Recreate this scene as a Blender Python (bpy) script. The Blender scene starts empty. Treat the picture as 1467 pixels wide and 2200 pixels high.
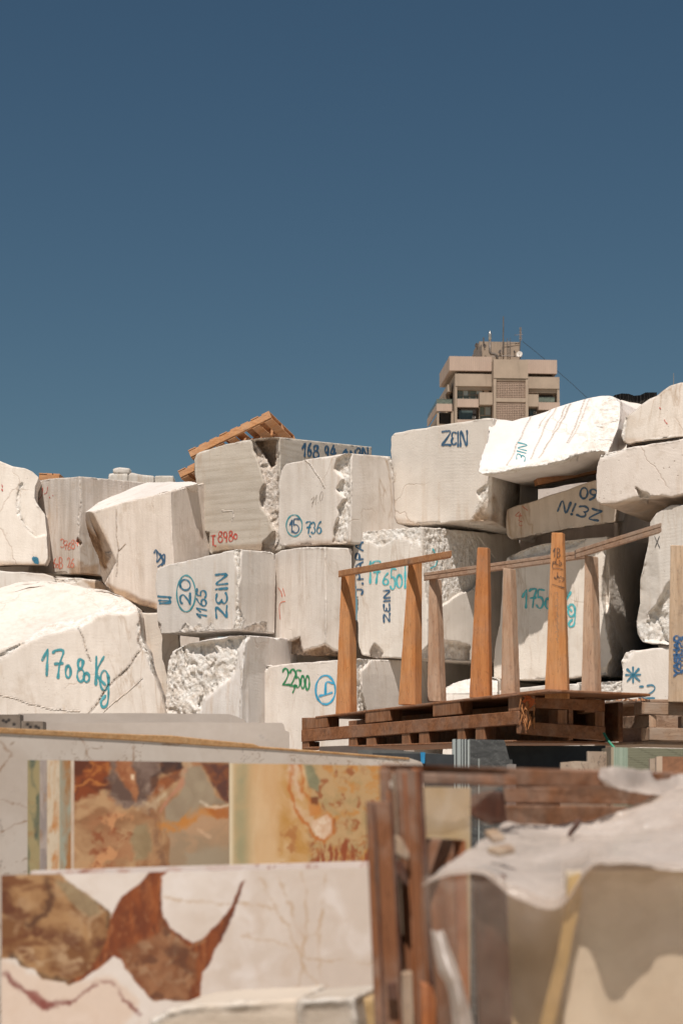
import bpy, bmesh, math, random
import numpy as np
from mathutils import Vector, Matrix
from mathutils.bvhtree import BVHTree
scene = bpy.context.scene
R = math.radians

# ---------------------------------------------------------------- camera
CAMZ = 1.7
F = 2200 * 70 / 36.0            # focal length in photo pixels
HX, HY = 733.5, 1700.0          # where the level line of sight meets the picture
cam_d = bpy.data.cameras.new('camera')
cam = bpy.data.objects.new('camera', cam_d)
scene.collection.objects.link(cam)
scene.camera = cam
cam.location = (0, 0, CAMZ)
cam.rotation_euler = (R(90), 0, 0)
cam_d.sensor_fit = 'VERTICAL'
cam_d.sensor_height = 36
cam_d.sensor_width = 24
cam_d.lens = 70
cam_d.shift_y = 600 / 2200
cam_d.clip_start = 0.1
cam_d.clip_end = 5000
cam_d.dof.use_dof = True
cam_d.dof.focus_distance = 21
cam_d.dof.aperture_fstop = 6.0

# ---------------------------------------------------------------- world and sun
to_sun = Vector((-0.07, -0.475, 0.875)).normalized()
sun_el = math.asin(to_sun.z)
sun_rot = math.atan2(to_sun.x, to_sun.y)
world = bpy.data.worlds.new('World')
scene.world = world
world.use_nodes = True
wn, wl = world.node_tree.nodes, world.node_tree.links
wn.clear()
w_out = wn.new('ShaderNodeOutputWorld')
w_bg = wn.new('ShaderNodeBackground')
w_sky = wn.new('ShaderNodeTexSky')
w_sky.sky_type = 'NISHITA'
w_sky.sun_disc = False
w_sky.sun_elevation = sun_el
w_sky.sun_rotation = sun_rot
w_sky.altitude = 300
w_sky.air_density = 1.0
w_sky.dust_density = 0.3
w_sky.ozone_density = 1.5
w_hs = wn.new('ShaderNodeHueSaturation')
w_hs.inputs['Saturation'].default_value = 1.12
w_hs.inputs['Value'].default_value = 0.61
w_bg.inputs['Strength'].default_value = 0.06
wl.new(w_sky.outputs[0], w_hs.inputs['Color'])
w_tint = wn.new('ShaderNodeMix'); w_tint.data_type = 'RGBA'; w_tint.blend_type = 'MULTIPLY'
w_tint.inputs[0].default_value = 1.0
w_tint.inputs[7].default_value = (0.98, 1.075, 0.985, 1)
wl.new(w_hs.outputs[0], w_tint.inputs[6])
wl.new(w_tint.outputs[2], w_bg.inputs['Color'])
wl.new(w_bg.outputs[0], w_out.inputs['Surface'])

sun_d = bpy.data.lights.new('sun', 'SUN')
sun = bpy.data.objects.new('sun', sun_d)
scene.collection.objects.link(sun)
sun_d.energy = 4.6
sun_d.angle = R(0.5)
sun_d.color = (1.0, 0.945, 0.885)
sun.location = (0, 0, 30)
sun.rotation_euler = (-to_sun).to_track_quat('-Z', 'Y').to_euler()

scene.view_settings.view_transform = 'Standard'
scene.view_settings.look = 'None'
scene.view_settings.exposure = 0.15
scene.view_settings.gamma = 1.0
scene.cycles.max_bounces = 8
scene.cycles.transparent_max_bounces = 24

# ---------------------------------------------------------------- helpers
rng = random.Random(7)

def P(px, py, D):
    return Vector(((px - HX) / F * D, D, CAMZ + (HY - py) / F * D))

def link(o, parent=None):
    scene.collection.objects.link(o)
    if parent is not None:
        o.parent = parent
        o.matrix_parent_inverse = Matrix.Translation(-parent.location) if parent.rotation_euler.to_quaternion().angle < 1e-6 else parent.matrix_world.inverted()
    return o

def tag(o, label=None, cat=None, group=None, kind=None):
    if label: o['label'] = label
    if cat: o['category'] = cat
    if group: o['group'] = group
    if kind: o['kind'] = kind
    return o

def mesh_obj(name, verts, faces, mat, parent=None, smooth=False, recenter=True, uvs=None):
    """verts in world space; the object's origin goes to the base of the mesh"""
    vs = np.array([tuple(v) for v in verts], dtype=float)
    c = np.zeros(3)
    if recenter:
        c = np.array([(vs[:, 0].min() + vs[:, 0].max()) / 2, (vs[:, 1].min() + vs[:, 1].max()) / 2, vs[:, 2].min()])
    me = bpy.data.meshes.new(name)
    me.from_pydata([tuple(v) for v in (vs - c)], [], faces)
    me.update()
    if smooth:
        me.polygons.foreach_set('use_smooth', [True] * len(me.polygons))
    if uvs is not None:
        uvl = me.uv_layers.new(name='UVMap')
        for l in me.loops:
            uvl.data[l.index].uv = uvs[l.vertex_index]
    if mat: me.materials.append(mat)
    o = bpy.data.objects.new(name, me)
    o.location = c
    scene.collection.objects.link(o)
    if parent is not None:
        o.parent = parent
        bpy_world = Matrix.Translation(parent.location) @ parent.rotation_euler.to_matrix().to_4x4()
        o.matrix_parent_inverse = bpy_world.inverted()
    return o

def empty(name, loc, label, cat, group=None, rz=0.0):
    o = bpy.data.objects.new(name, None)
    o.empty_display_size = 0.2
    o.location = loc
    o.rotation_euler = (0, 0, rz)
    scene.collection.objects.link(o)
    return tag(o, label, cat, group)

class MB:
    """collects prisms into one mesh"""
    def __init__(s): s.v = []; s.f = []
    def prism(s, front, ext):
        """front: list of world points (a planar outline), ext: vector"""
        n = len(front); b = len(s.v)
        s.v += [Vector(p) for p in front] + [Vector(p) + Vector(ext) for p in front]
        # orientation
        nrm = Vector((0, 0, 0))
        for i in range(n):
            a, c = Vector(front[i]), Vector(front[(i + 1) % n])
            nrm += a.cross(c)
        flip = nrm.dot(Vector(ext)) > 0
        f1 = list(range(b, b + n)); f2 = [b + n + i for i in range(n)][::-1]
        sides = [[b + (i + 1) % n, b + i, b + n + i, b + n + (i + 1) % n] for i in range(n)]
        fs = [f1, f2] + sides
        if flip: fs = [f[::-1] for f in fs]
        s.f += fs
        return s
    def box(s, lo, hi, M=None):
        x0, y0, z0 = lo; x1, y1, z1 = hi
        pts = [Vector(p) for p in ((x0, y0, z0), (x1, y0, z0), (x1, y0, z1), (x0, y0, z1))]
        ext = Vector((0, y1 - y0, 0))
        if M is not None:
            e = M.to_3x3() @ ext
            pts = [M @ p for p in pts]; ext = e
        return s.prism(pts, ext)
    def beam(s, a, b, w, h, up=Vector((0, 0, 1))):
        """a bar from a to b; w across, h along up"""
        a, b = Vector(a), Vector(b)
        d = (b - a).normalized()
        side = d.cross(up).normalized() * (w / 2)
        u = side.cross(d).normalized() * (h / 2)
        return s.prism([a - side - u, a + side - u, a + side + u, a - side + u], b - a)
    def tube(s, pts, r, n=8):
        pts = [Vector(p) for p in pts]
        b = len(s.v)
        for i, p in enumerate(pts):
            d = (pts[min(i + 1, len(pts) - 1)] - pts[max(i - 1, 0)]).normalized()
            a1 = d.orthogonal().normalized() if i == 0 else (a1 - d * a1.dot(d)).normalized()
            a2 = d.cross(a1)
            rr = r[i] if isinstance(r, (list, tuple)) else r
            for k in range(n):
                t = 2 * math.pi * k / n
                s.v.append(p + (a1 * math.cos(t) + a2 * math.sin(t)) * rr)
        for i in range(len(pts) - 1):
            for k in range(n):
                k2 = (k + 1) % n
                s.f.append([b + i * n + k, b + i * n + k2, b + (i + 1) * n + k2, b + (i + 1) * n + k])
        s.f.append([b + k for k in range(n)][::-1])
        s.f.append([b + (len(pts) - 1) * n + k for k in range(n)])
        return s
    def disc(s, c, nrm, r, th, n=20):
        q = Vector(nrm).normalized().to_track_quat('Z', 'Y')
        pts = [Vector(c) + q @ Vector((math.cos(2 * math.pi * k / n) * r, math.sin(2 * math.pi * k / n) * r, 0)) for k in range(n)]
        return s.prism(pts, Vector(nrm).normalized() * th)
    def build(s, name, mat, parent=None, bevel=0.0, smooth=False):
        o = mesh_obj(name, s.v, s.f, mat, parent, smooth)
        if bevel:
            m = o.modifiers.new('bevel', 'BEVEL'); m.width = bevel; m.segments = 2; m.limit_method = 'ANGLE'
        return o

# numpy value noise ------------------------------------------------------
def _hash(i, j, k, seed):
    n = (i * 374761393 + j * 668265263 + k * 2147483647 + seed * 974634777) & 0xFFFFFFFF
    n = ((n ^ (n >> 13)) * 1274126177) & 0xFFFFFFFF
    n = ((n ^ (n >> 15)) * 2246822519) & 0xFFFFFFFF
    n = n ^ (n >> 16)
    return n.astype(np.float64) / 4294967295.0

def vnoise(p, seed=0):
    i = np.floor(p).astype(np.int64); f = p - i
    f = f * f * f * (f * (f * 6 - 15) + 10)
    out = 0
    for dx in (0, 1):
        for dy in (0, 1):
            for dz in (0, 1):
                w = (f[:, 0] if dx else 1 - f[:, 0]) * (f[:, 1] if dy else 1 - f[:, 1]) * (f[:, 2] if dz else 1 - f[:, 2])
                out = out + w * _hash(i[:, 0] + dx, i[:, 1] + dy, i[:, 2] + dz, seed)
    return out * 2 - 1

def fbm(p, octv=4, seed=0, gain=0.5, ridged=False):
    a = 1.0; out = 0; t = 0
    q = p.copy()
    for o in range(octv):
        n = vnoise(q, seed + o * 17)
        if ridged: n = 1 - 2 * np.abs(n)
        out = out + a * n; t += a; a *= gain
        q = q * 2.03 + 7.1
    return out / t

def facets(p, seed=0):
    """broken-stone relief: every cell is a small tilted plane"""
    i = np.floor(p).astype(np.int64)
    best = np.full(len(p), 1e9); out = np.zeros(len(p))
    for dx in (-1, 0, 1):
        for dy in (-1, 0, 1):
            for dz in (-1, 0, 1):
                a, b, c = i[:, 0] + dx, i[:, 1] + dy, i[:, 2] + dz
                q = np.stack([a + _hash(a, b, c, seed), b + _hash(a, b, c, seed + 1), c + _hash(a, b, c, seed + 2)], 1)
                d = p - q; r = (d * d).sum(1)
                g = np.stack([_hash(a, b, c, seed + 3), _hash(a, b, c, seed + 4), _hash(a, b, c, seed + 6)], 1) * 2 - 1
                h = (d * g).sum(1) * 1.4 + (_hash(a, b, c, seed + 7) - .5) * .7
                w = r < best
                out = np.where(w, h, out); best = np.where(w, r, best)
    return out

def sd_poly(u, v, poly):
    """signed distance, positive inside"""
    inside = np.zeros(len(u), bool); d = np.full(len(u), 1e9)
    n = len(poly)
    for i in range(n):
        x0, y0 = poly[i]; x1, y1 = poly[(i + 1) % n]
        c = ((y0 > v) != (y1 > v))
        with np.errstate(divide='ignore', invalid='ignore'):
            xi = (x1 - x0) * (v - y0) / (y1 - y0 + 1e-12) + x0
        inside ^= c & (u < xi)
        ex, ey = x1 - x0, y1 - y0
        t = np.clip(((u - x0) * ex + (v - y0) * ey) / (ex * ex + ey * ey + 1e-12), 0, 1)
        d = np.minimum(d, np.hypot(u - x0 - t * ex, v - y0 - t * ey))
    return np.where(inside, d, -d)

def sstep(x): 
    x = np.clip(x, 0, 1); return x * x * (3 - 2 * x)

def plane_D(pl, u, v):
    """depth of plane (point, normal) along the ray through pixel u,v (arrays ok)"""
    p0, n = pl
    dx = (u - HX) / F; dz = (HY - v) / F
    den = n[0] * dx + n[1] + n[2] * dz
    num = n[0] * p0[0] + n[1] * p0[1] + n[2] * (p0[2] - CAMZ)
    return num / den

# ---------------------------------------------------------------- materials
MATS = {}
def new_mat(name):
    m = bpy.data.materials.new(name); m.use_nodes = True
    nt = m.node_tree; nt.nodes.clear()
    out = nt.nodes.new('ShaderNodeOutputMaterial')
    b = nt.nodes.new('ShaderNodeBsdfPrincipled')
    nt.links.new(b.outputs[0], out.inputs[0])
    return m, nt, b

class G:
    """tiny node-graph helper"""
    def __init__(s, nt): s.nt = nt
    def node(s, t, **kw):
        n = s.nt.nodes.new(t)
        for k, v in kw.items():
            if k in n.inputs.keys(): n.inputs[k].default_value = v
            else: setattr(n, k, v)
        return n
    def l(s, a, b): s.nt.links.new(a, b)
    def coords(s, scale=(1, 1, 1), rot=(0, 0, 0), loc=(0, 0, 0), kind='Object'):
        tc = s.node('ShaderNodeTexCoord'); mp = s.node('ShaderNodeMapping')
        mp.inputs['Scale'].default_value = scale; mp.inputs['Rotation'].default_value = rot; mp.inputs['Location'].default_value = loc
        s.l(tc.outputs[kind], mp.inputs[0]); return mp.outputs[0]
    def noise(s, vec, scale, detail=4, rough=0.5, dist=0.0):
        n = s.node('ShaderNodeTexNoise'); n.inputs['Scale'].default_value = scale; n.inputs['Detail'].default_value = detail
        n.inputs['Roughness'].default_value = rough; n.inputs['Distortion'].default_value = dist
        s.l(vec, n.inputs['Vector']); return n.outputs['Fac']
    def ramp(s, fac, stops):
        r = s.node('ShaderNodeValToRGB'); els = r.color_ramp.elements
        while len(els) > 1: els.remove(els[-1])
        for i, (pos, c) in enumerate(stops):
            e = els[0] if i == 0 else els.new(pos)
            e.position = pos; e.color = (c, c, c, 1) if not isinstance(c, (tuple, list)) else (*c, 1)
        s.l(fac, r.inputs[0]); return r.outputs[0]
    def mix(s, fac, a, b, mode='MIX'):
        m = s.node('ShaderNodeMix', data_type='RGBA', blend_type=mode)
        for idx, val in ((0, fac), (6, a), (7, b)):
            if isinstance(val, (int, float)): m.inputs[idx].default_value = val
            elif isinstance(val, (tuple, list)): m.inputs[idx].default_value = (*val, 1)
            else: s.l(val, m.inputs[idx])
        return m.outputs[2]
    def math(s, op, a, b=0.0, clamp=False):
        m = s.node('ShaderNodeMath', operation=op); m.use_clamp = clamp
        for i, val in enumerate((a, b)):
            if isinstance(val, (int, float)): m.inputs[i].default_value = val
            else: s.l(val, m.inputs[i])
        return m.outputs[0]
    def attr(s, name, col=False):
        a = s.node('ShaderNodeAttribute'); a.attribute_name = name
        return a.outputs['Color'] if col else a.outputs['Fac']
    def bump(s, h, strength, dist, b):
        n = s.node('ShaderNodeBump'); n.inputs['Strength'].default_value = strength; n.inputs['Distance'].default_value = dist
        s.l(h, n.inputs['Height']); s.l(n.outputs[0], b.inputs['Normal'])
    def separate_z(s, vec):
        n = s.node('ShaderNodeSeparateXYZ'); s.l(vec, n.inputs[0]); return n.outputs

def stone_mat(name, col=(0.70, 0.63, 0.565), streak=0.5, vein=0.3, vrot=(0, 0.5, 0.4), pits=0.0, dirt=0.3, seed=0, horiz=False, rust=0.0):
    tr = random.Random(seed * 7 + 1); k = tr.uniform(.95, 1.06); wm = tr.uniform(-.025, .035)
    col = (min(.82, col[0] * k * (1 + wm * .4)), min(.8, col[1] * k), min(.8, col[2] * k * (1 - wm)))
    dirt = dirt * 1.25 + .06; vein = min(.9, vein * 1.5)
    m, nt, b = new_mat(name); g = G(nt)
    loc = (seed * 3.1, seed * 1.7, seed * 2.3)
    c0 = g.coords(loc=loc)
    big = g.noise(c0, 1.1, 3, 0.5)
    base = g.mix(g.ramp(big, [(0.35, 0.0), (0.65, 1.0)]), tuple(x * 0.93 for x in col), tuple(min(1, x * 1.05) for x in col))
    mid = g.noise(c0, 6.0, 6, 0.62)
    base = g.mix(0.36, base, g.mix(g.ramp(mid, [(0.35, 0.0), (0.7, 1.0)]), (0.80, 0.775, 0.75), (1, 1, 1)), 'MULTIPLY')
    # weathering runs, or bedding lines when horiz
    cs = g.coords(scale=(0.5, 0.5, 9) if horiz else (5.5, 5.5, 0.35), loc=loc)
    st = g.noise(cs, 2.0, 5, 0.6, 0.25)
    base = g.mix(streak * .72, base, g.mix(g.ramp(st, [(0.38, 0.0), (0.56, 1.0)]), (0.70, 0.66, 0.61), (1, 1, 1)), 'MULTIPLY')
    # veins
    cv = g.coords(scale=(1, 1, 1), rot=vrot, loc=loc)
    cv2 = g.coords(scale=(3.2, 3.2, 0.5), rot=vrot, loc=loc)
    vn = g.noise(cv2, 1.1, 5, 0.55, 0.6)
    vr = g.math('ABSOLUTE', g.math('SUBTRACT', vn, 0.5))
    vmask = g.ramp(vr, [(0.0, 1.0), (0.012, 0.35), (0.035, 0.0)])
    gate = g.ramp(g.noise(c0, 0.9, 2), [(0.42, 0.0), (0.6, 1.0)])
    vm = g.math('MULTIPLY', g.math('MULTIPLY', vmask, gate), vein)
    base = g.mix(vm, base, (0.36, 0.24, 0.15))
    if rust > 0:
        cr = g.coords(scale=(4.5, 4.5, 0.30), rot=(0.0, 0.35, 0.0), loc=loc)
        rn = g.noise(cr, 1.5, 6, 0.6, 0.2)
        rr = g.math('ABSOLUTE', g.math('SUBTRACT', rn, 0.5))
        rm = g.math('MULTIPLY', g.ramp(rr, [(0.0, 1.0), (0.014, 0.7), (0.03, 0.0)]), g.math('MULTIPLY', g.ramp(g.noise(c0, 1.3, 3), [(0.4, 0.0), (0.55, 1.0)]), rust))
        base = g.mix(rm, base, (0.27, 0.12, 0.055))
    # dirt blotches
    dn = g.noise(c0, 2.6, 7, 0.68)
    base = g.mix(g.math('MULTIPLY', g.ramp(dn, [(0.56, 0.0), (0.70, 1.0)]), dirt), base, (0.40, 0.30, 0.21))
    # rust and dust runs down the face, hairline cracks, faint wire-saw lines
    cr_ = g.coords(scale=(7.0, 7.0, 0.55), loc=(loc[0] + 5, loc[1], loc[2] + 3))
    rn_ = g.noise(cr_, 1.3, 6, 0.62, 0.3)
    rg_ = g.ramp(g.noise(c0, 1.7, 3), [(0.48, 0.0), (0.62, 1.0)])
    base = g.mix(g.math('MULTIPLY', g.math('MULTIPLY', g.ramp(rn_, [(0.56, 0.0), (0.68, 1.0)]), rg_), 0.34), base, (0.47, 0.315, 0.19))
    vc = g.node('ShaderNodeTexVoronoi', feature='DISTANCE_TO_EDGE'); vc.inputs['Scale'].default_value = 0.9
    wv_ = g.node('ShaderNodeVectorMath', operation='ADD'); nz_ = g.node('ShaderNodeTexNoise'); nz_.inputs['Scale'].default_value = 2.6; nz_.inputs['Detail'].default_value = 5
    g.l(c0, nz_.inputs['Vector']); sc_ = g.node('ShaderNodeVectorMath', operation='SCALE'); sc_.inputs['Scale'].default_value = .55; g.l(nz_.outputs['Color'], sc_.inputs[0])
    g.l(c0, wv_.inputs[0]); g.l(sc_.outputs[0], wv_.inputs[1]); g.l(wv_.outputs[0], vc.inputs['Vector'])
    crk = g.math('MULTIPLY', g.ramp(vc.outputs['Distance'], [(0.0, 1.0), (0.006, 0.5), (0.012, 0.0)]), g.ramp(g.noise(c0, 1.1, 3), [(0.54, 0.0), (0.62, 1.0)]))
    base = g.mix(g.math('MULTIPLY', crk, 0.4), base, (0.40, 0.27, 0.18))
    sw = g.node('ShaderNodeTexWave', wave_type='BANDS', bands_direction='Z' if seed % 3 else 'X'); sw.inputs['Scale'].default_value = 9.0; sw.inputs['Distortion'].default_value = 3.5; sw.inputs['Detail'].default_value = 3
    g.l(g.coords(rot=(0, .12 * (seed % 5 - 2), 0), loc=loc), sw.inputs['Vector'])
    # small pits and scratches
    v = g.node('ShaderNodeTexVoronoi', feature='F1'); v.inputs['Scale'].default_value = 17
    g.l(g.coords(scale=(1, 1, 2.2) if horiz else (1, 1, 1), loc=loc), v.inputs['Vector'])
    pm = g.ramp(v.outputs['Distance'], [(0.0, 1.0), (0.075 + 0.05 * pits, 0.9), (0.10 + 0.06 * pits, 0.0)])
    pg = g.ramp(g.noise(c0, 3.1, 3), [(0.50 - 0.18 * pits, 0.0), (0.62, 1.0)])
    pit = g.math('MULTIPLY', pm, pg)
    base = g.mix(g.math('MULTIPLY', pit, 0.35 + 0.3 * pits), base, (0.25, 0.17, 0.11))
    # broken stone: whiter, sugary; stains and painted-in shade: ochre
    rough = g.attr('rough'); stain_shade = g.attr('stain_shade')
    rc = g.mix(g.ramp(g.noise(c0, 14, 6, 0.7), [(0.35, 0.0), (0.6, 1.0)]), (0.62, 0.53, 0.44), (0.86, 0.82, 0.77))
    base = g.mix(g.math('MULTIPLY', rough, 0.85), base, rc)
    sc = g.mix(g.ramp(g.noise(c0, 5, 7, 0.7), [(0.35, 0.0), (0.62, 1.0)]), (0.15, 0.075, 0.035), (0.42, 0.265, 0.15))
    base = g.mix(stain_shade, base, sc)
    g.l(base, b.inputs['Base Color'])
    b.inputs['Roughness'].default_value = 0.75
    b.inputs['Specular IOR Level'].default_value = 0.25
    f = g.noise(c0, 55, 6, 0.7)
    r2 = g.math('MULTIPLY', g.noise(c0, 16, 8, 0.72), g.math('ADD', g.math('MULTIPLY', rough, 8.0), 0.5))
    h = g.math('ADD', g.math('ADD', g.math('MULTIPLY', f, 0.5), r2), g.math('ADD', g.math('MULTIPLY', pit, -1.5), g.math('ADD', g.math('MULTIPLY', crk, -.5), g.math('MULTIPLY', g.math('MULTIPLY', sw.outputs['Fac'], g.ramp(g.noise(c0, 1.4, 3), [(0.5, 0.0), (0.66, 1.0)])), 0.09))))
    g.bump(h, 0.5, 0.012, b)
    return m

def wood_mat(name, c1, c2, axis='Z', seed=0, weather=0.0, rough=0.7):
    m, nt, b = new_mat(name); g = G(nt)
    loc = (seed * 2.3, seed * 5.1, seed * 1.3)
    sc = {'Z': (9, 9, 0.8), 'X': (0.8, 9, 9), 'Y': (9, 0.8, 9)}[axis]
    info = g.node('ShaderNodeObjectInfo')
    c = g.coords(scale=sc, loc=loc)
    add = g.node('ShaderNodeVectorMath', operation='ADD'); g.l(c, add.inputs[0])
    cm = g.node('ShaderNodeCombineXYZ'); 
    rr = g.math('MULTIPLY', info.outputs['Random'], 37.0)
    for i in range(3): g.l(rr, cm.inputs[i])
    g.l(cm.outputs[0], add.inputs[1]); c = add.outputs[0]
    gr = g.noise(c, 3.0, 5, 0.6, 0.7)
    fine = g.noise(c, 11.0, 4, 0.6, 0.2)
    base = g.mix(g.ramp(gr, [(0.36, 0.0), (0.62, 1.0)]), c1, c2)
    base = g.mix(0.5, base, g.mix(g.ramp(fine, [(0.3, 0.0), (0.62, 1.0)]), (0.62, 0.58, 0.54), (1, 1, 1)), 'MULTIPLY')
    c0 = g.coords(loc=loc)
    v = g.node('ShaderNodeTexVoronoi', feature='F1'); v.inputs['Scale'].default_value = 3.3
    cc = g.coords(scale={'Z': (1.7, 1.7, 1), 'X': (1, 1.7, 1.7), 'Y': (1.7, 1, 1.7)}[axis], loc=loc); g.l(cc, v.inputs['Vector'])
    kn = g.ramp(v.outputs['Distance'], [(0.0, 1.0), (0.07, 0.8), (0.13, 0.0)])
    base = g.mix(g.math('MULTIPLY', kn, 0.6), base, tuple(x * 0.35 for x in c1))
    ck = g.noise(c, 5.5, 3, 0.5, 0.15)
    cm_ = g.ramp(g.math('ABSOLUTE', g.math('SUBTRACT', ck, 0.5)), [(0.0, 1.0), (0.012, 0.0)])
    base = g.mix(g.math('MULTIPLY', cm_, 0.65), base, tuple(x * 0.3 for x in c1))
    sm = g.noise(c0, 2.2, 5, 0.65)
    base = g.mix(g.math('MULTIPLY', g.ramp(sm, [(0.48, 0.0), (0.66, 1.0)]), 0.35), base, tuple(x * 0.6 for x in c2))
    if weather > 0:
        wn_ = g.noise(c0, 5.0, 6, 0.7)
        base = g.mix(g.math('MULTIPLY', g.ramp(wn_, [(0.42, 0.0), (0.62, 1.0)]), weather), base, (0.42, 0.35, 0.29))
        dn = g.noise(c0, 9.0, 5, 0.7)
        base = g.mix(g.math('MULTIPLY', g.ramp(dn, [(0.58, 0.0), (0.68, 1.0)]), weather), base, (0.10, 0.055, 0.035))
    g.l(base, b.inputs['Base Color'])
    b.inputs['Roughness'].default_value = rough
    b.inputs['Specular IOR Level'].default_value = 0.2
    g.bump(g.math('ADD', fine, gr), 0.45, 0.004, b)
    return m

def flat_mat(name, col, rough=0.6, nscale=8, namp=0.15, metal=0.0, bump=0.1, spec=0.3):
    m, nt, b = new_mat(name); g = G(nt)
    c0 = g.coords()
    n = g.noise(c0, nscale, 5, 0.6)
    base = g.mix(g.ramp(n, [(0.3, 0.0), (0.7, 1.0)]), tuple(x * (1 - namp) for x in col), tuple(min(1, x * (1 + namp)) for x in col))
    g.l(base, b.inputs['Base Color'])
    b.inputs['Roughness'].default_value = rough; b.inputs['Metallic'].default_value = metal
    b.inputs['Specular IOR Level'].default_value = spec
    if bump: g.bump(n, bump, 0.01, b)
    return m

def attr_mat(name, rough=0.25, nscale=30, spec=0.5):
    """surface whose own pattern colour is stored per vertex"""
    m, nt, b = new_mat(name); g = G(nt)
    c0 = g.coords()
    n = g.noise(c0, nscale, 5, 0.6)
    base = g.mix(0.35, g.attr('pattern', True), g.mix(g.ramp(n, [(0.3, 0.0), (0.7, 1.0)]), (0.86, 0.84, 0.82), (1, 1, 1)), 'MULTIPLY')
    g.l(base, b.inputs['Base Color'])
    b.inputs['Roughness'].default_value = rough; b.inputs['Specular IOR Level'].default_value = spec
    return m

def paint_mat(name, col, soft=0.45):
    m, nt, b = new_mat(name); g = G(nt)
    uv = g.node('ShaderNodeTexCoord').outputs['UV']
    s = g.separate_z(uv)
    edge = g.math('SUBTRACT', 1.0, g.math('MULTIPLY', g.math('ABSOLUTE', g.math('SUBTRACT', s[1], 0.5)), 2.0))
    n = g.noise(g.coords(kind='Object'), 45, 4, 0.6)
    a = g.math('ADD', edge, g.math('MULTIPLY', g.math('SUBTRACT', n, 0.5), 0.5))
    al = g.ramp(a, [(0.04, 0.0), (soft, 0.95)])
    skip = g.ramp(g.noise(g.coords(kind='Object'), 26, 5, 0.7), [(0.34, 0.55), (0.5, 1.0)])
    al = g.math('MULTIPLY', al, skip)
    g.l(al, b.inputs['Alpha'])
    n2 = g.noise(g.coords(kind='Object'), 9, 4, 0.6)
    base = g.mix(g.ramp(n2, [(0.3, 0.0), (0.7, 1.0)]), col, tuple(min(1, x * 1.5 + 0.015) for x in col))
    g.l(base, b.inputs['Base Color'])
    b.inputs['Roughness'].default_value = 0.6
    return m

TEAL = paint_mat('teal_spray', (0.03, 0.21, 0.24))
TEAL2 = paint_mat('turquoise_spray', (0.05, 0.34, 0.37), 0.6)
NAVY = paint_mat('navy_paint', (0.022, 0.075, 0.14), 0.3)
BLUE = paint_mat('blue_paint', (0.02, 0.13, 0.20), 0.35)
SKYB = paint_mat('bright_blue_spray', (0.02, 0.27, 0.44), 0.5)
GREEN = paint_mat('green_spray', (0.01, 0.17, 0.06), 0.5)
RED = paint_mat('red_crayon', (0.40, 0.055, 0.035), 0.4)
REDL = paint_mat('faded_red_crayon', (0.55, 0.14, 0.08), 0.9)
BLACK = paint_mat('black_marker', (0.03, 0.025, 0.025), 0.3)
PENC = paint_mat('grey_pencil', (0.22, 0.17, 0.13), 0.8)
# ---------------------------------------------------------------- ground
def make_ground():
    xs = np.concatenate([[-3000, -600, -150], np.linspace(-40, 40, 41), [150, 600, 3000]])
    ys = np.concatenate([[-600, -60, -10], np.linspace(0, 40, 41), [60, 120, 600, 4000]])
    V = []; Fc = []
    for y in ys:
        for x in xs:
            z = 1.2 * float(sstep(np.array([(y - 15.2) / 3.2]))[0])
            z += 0.02 * math.sin(x * 1.7 + y) if 0 < y < 15 and abs(x) < 40 else 0
            V.append((x, y, z))
    nx = len(xs)
    for j in range(len(ys) - 1):
        for i in range(nx - 1):
            a = j * nx + i; Fc.append((a, a + 1, a + nx + 1, a + nx))
    m, nt, b = new_mat('dusty_yard'); g = G(nt)
    c0 = g.coords()
    n = g.noise(c0, 1.2, 8, 0.7); n2 = g.noise(c0, 25, 5, 0.7)
    base = g.mix(g.ramp(n, [(0.3, 0.0), (0.7, 1.0)]), (0.46, 0.39, 0.31), (0.60, 0.53, 0.44))
    base = g.mix(0.6, base, g.mix(g.ramp(n2, [(0.3, 0.0), (0.65, 1.0)]), (0.6, 0.57, 0.53), (1, 1, 1)), 'MULTIPLY')
    g.l(base, b.inputs['Base Color']); b.inputs['Roughness'].default_value = 0.95
    g.bump(n2, 0.6, 0.02, b)
    o = mesh_obj('ground', V, Fc, m, recenter=False, smooth=True)
    tag(o, kind='structure')
make_ground()

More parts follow.
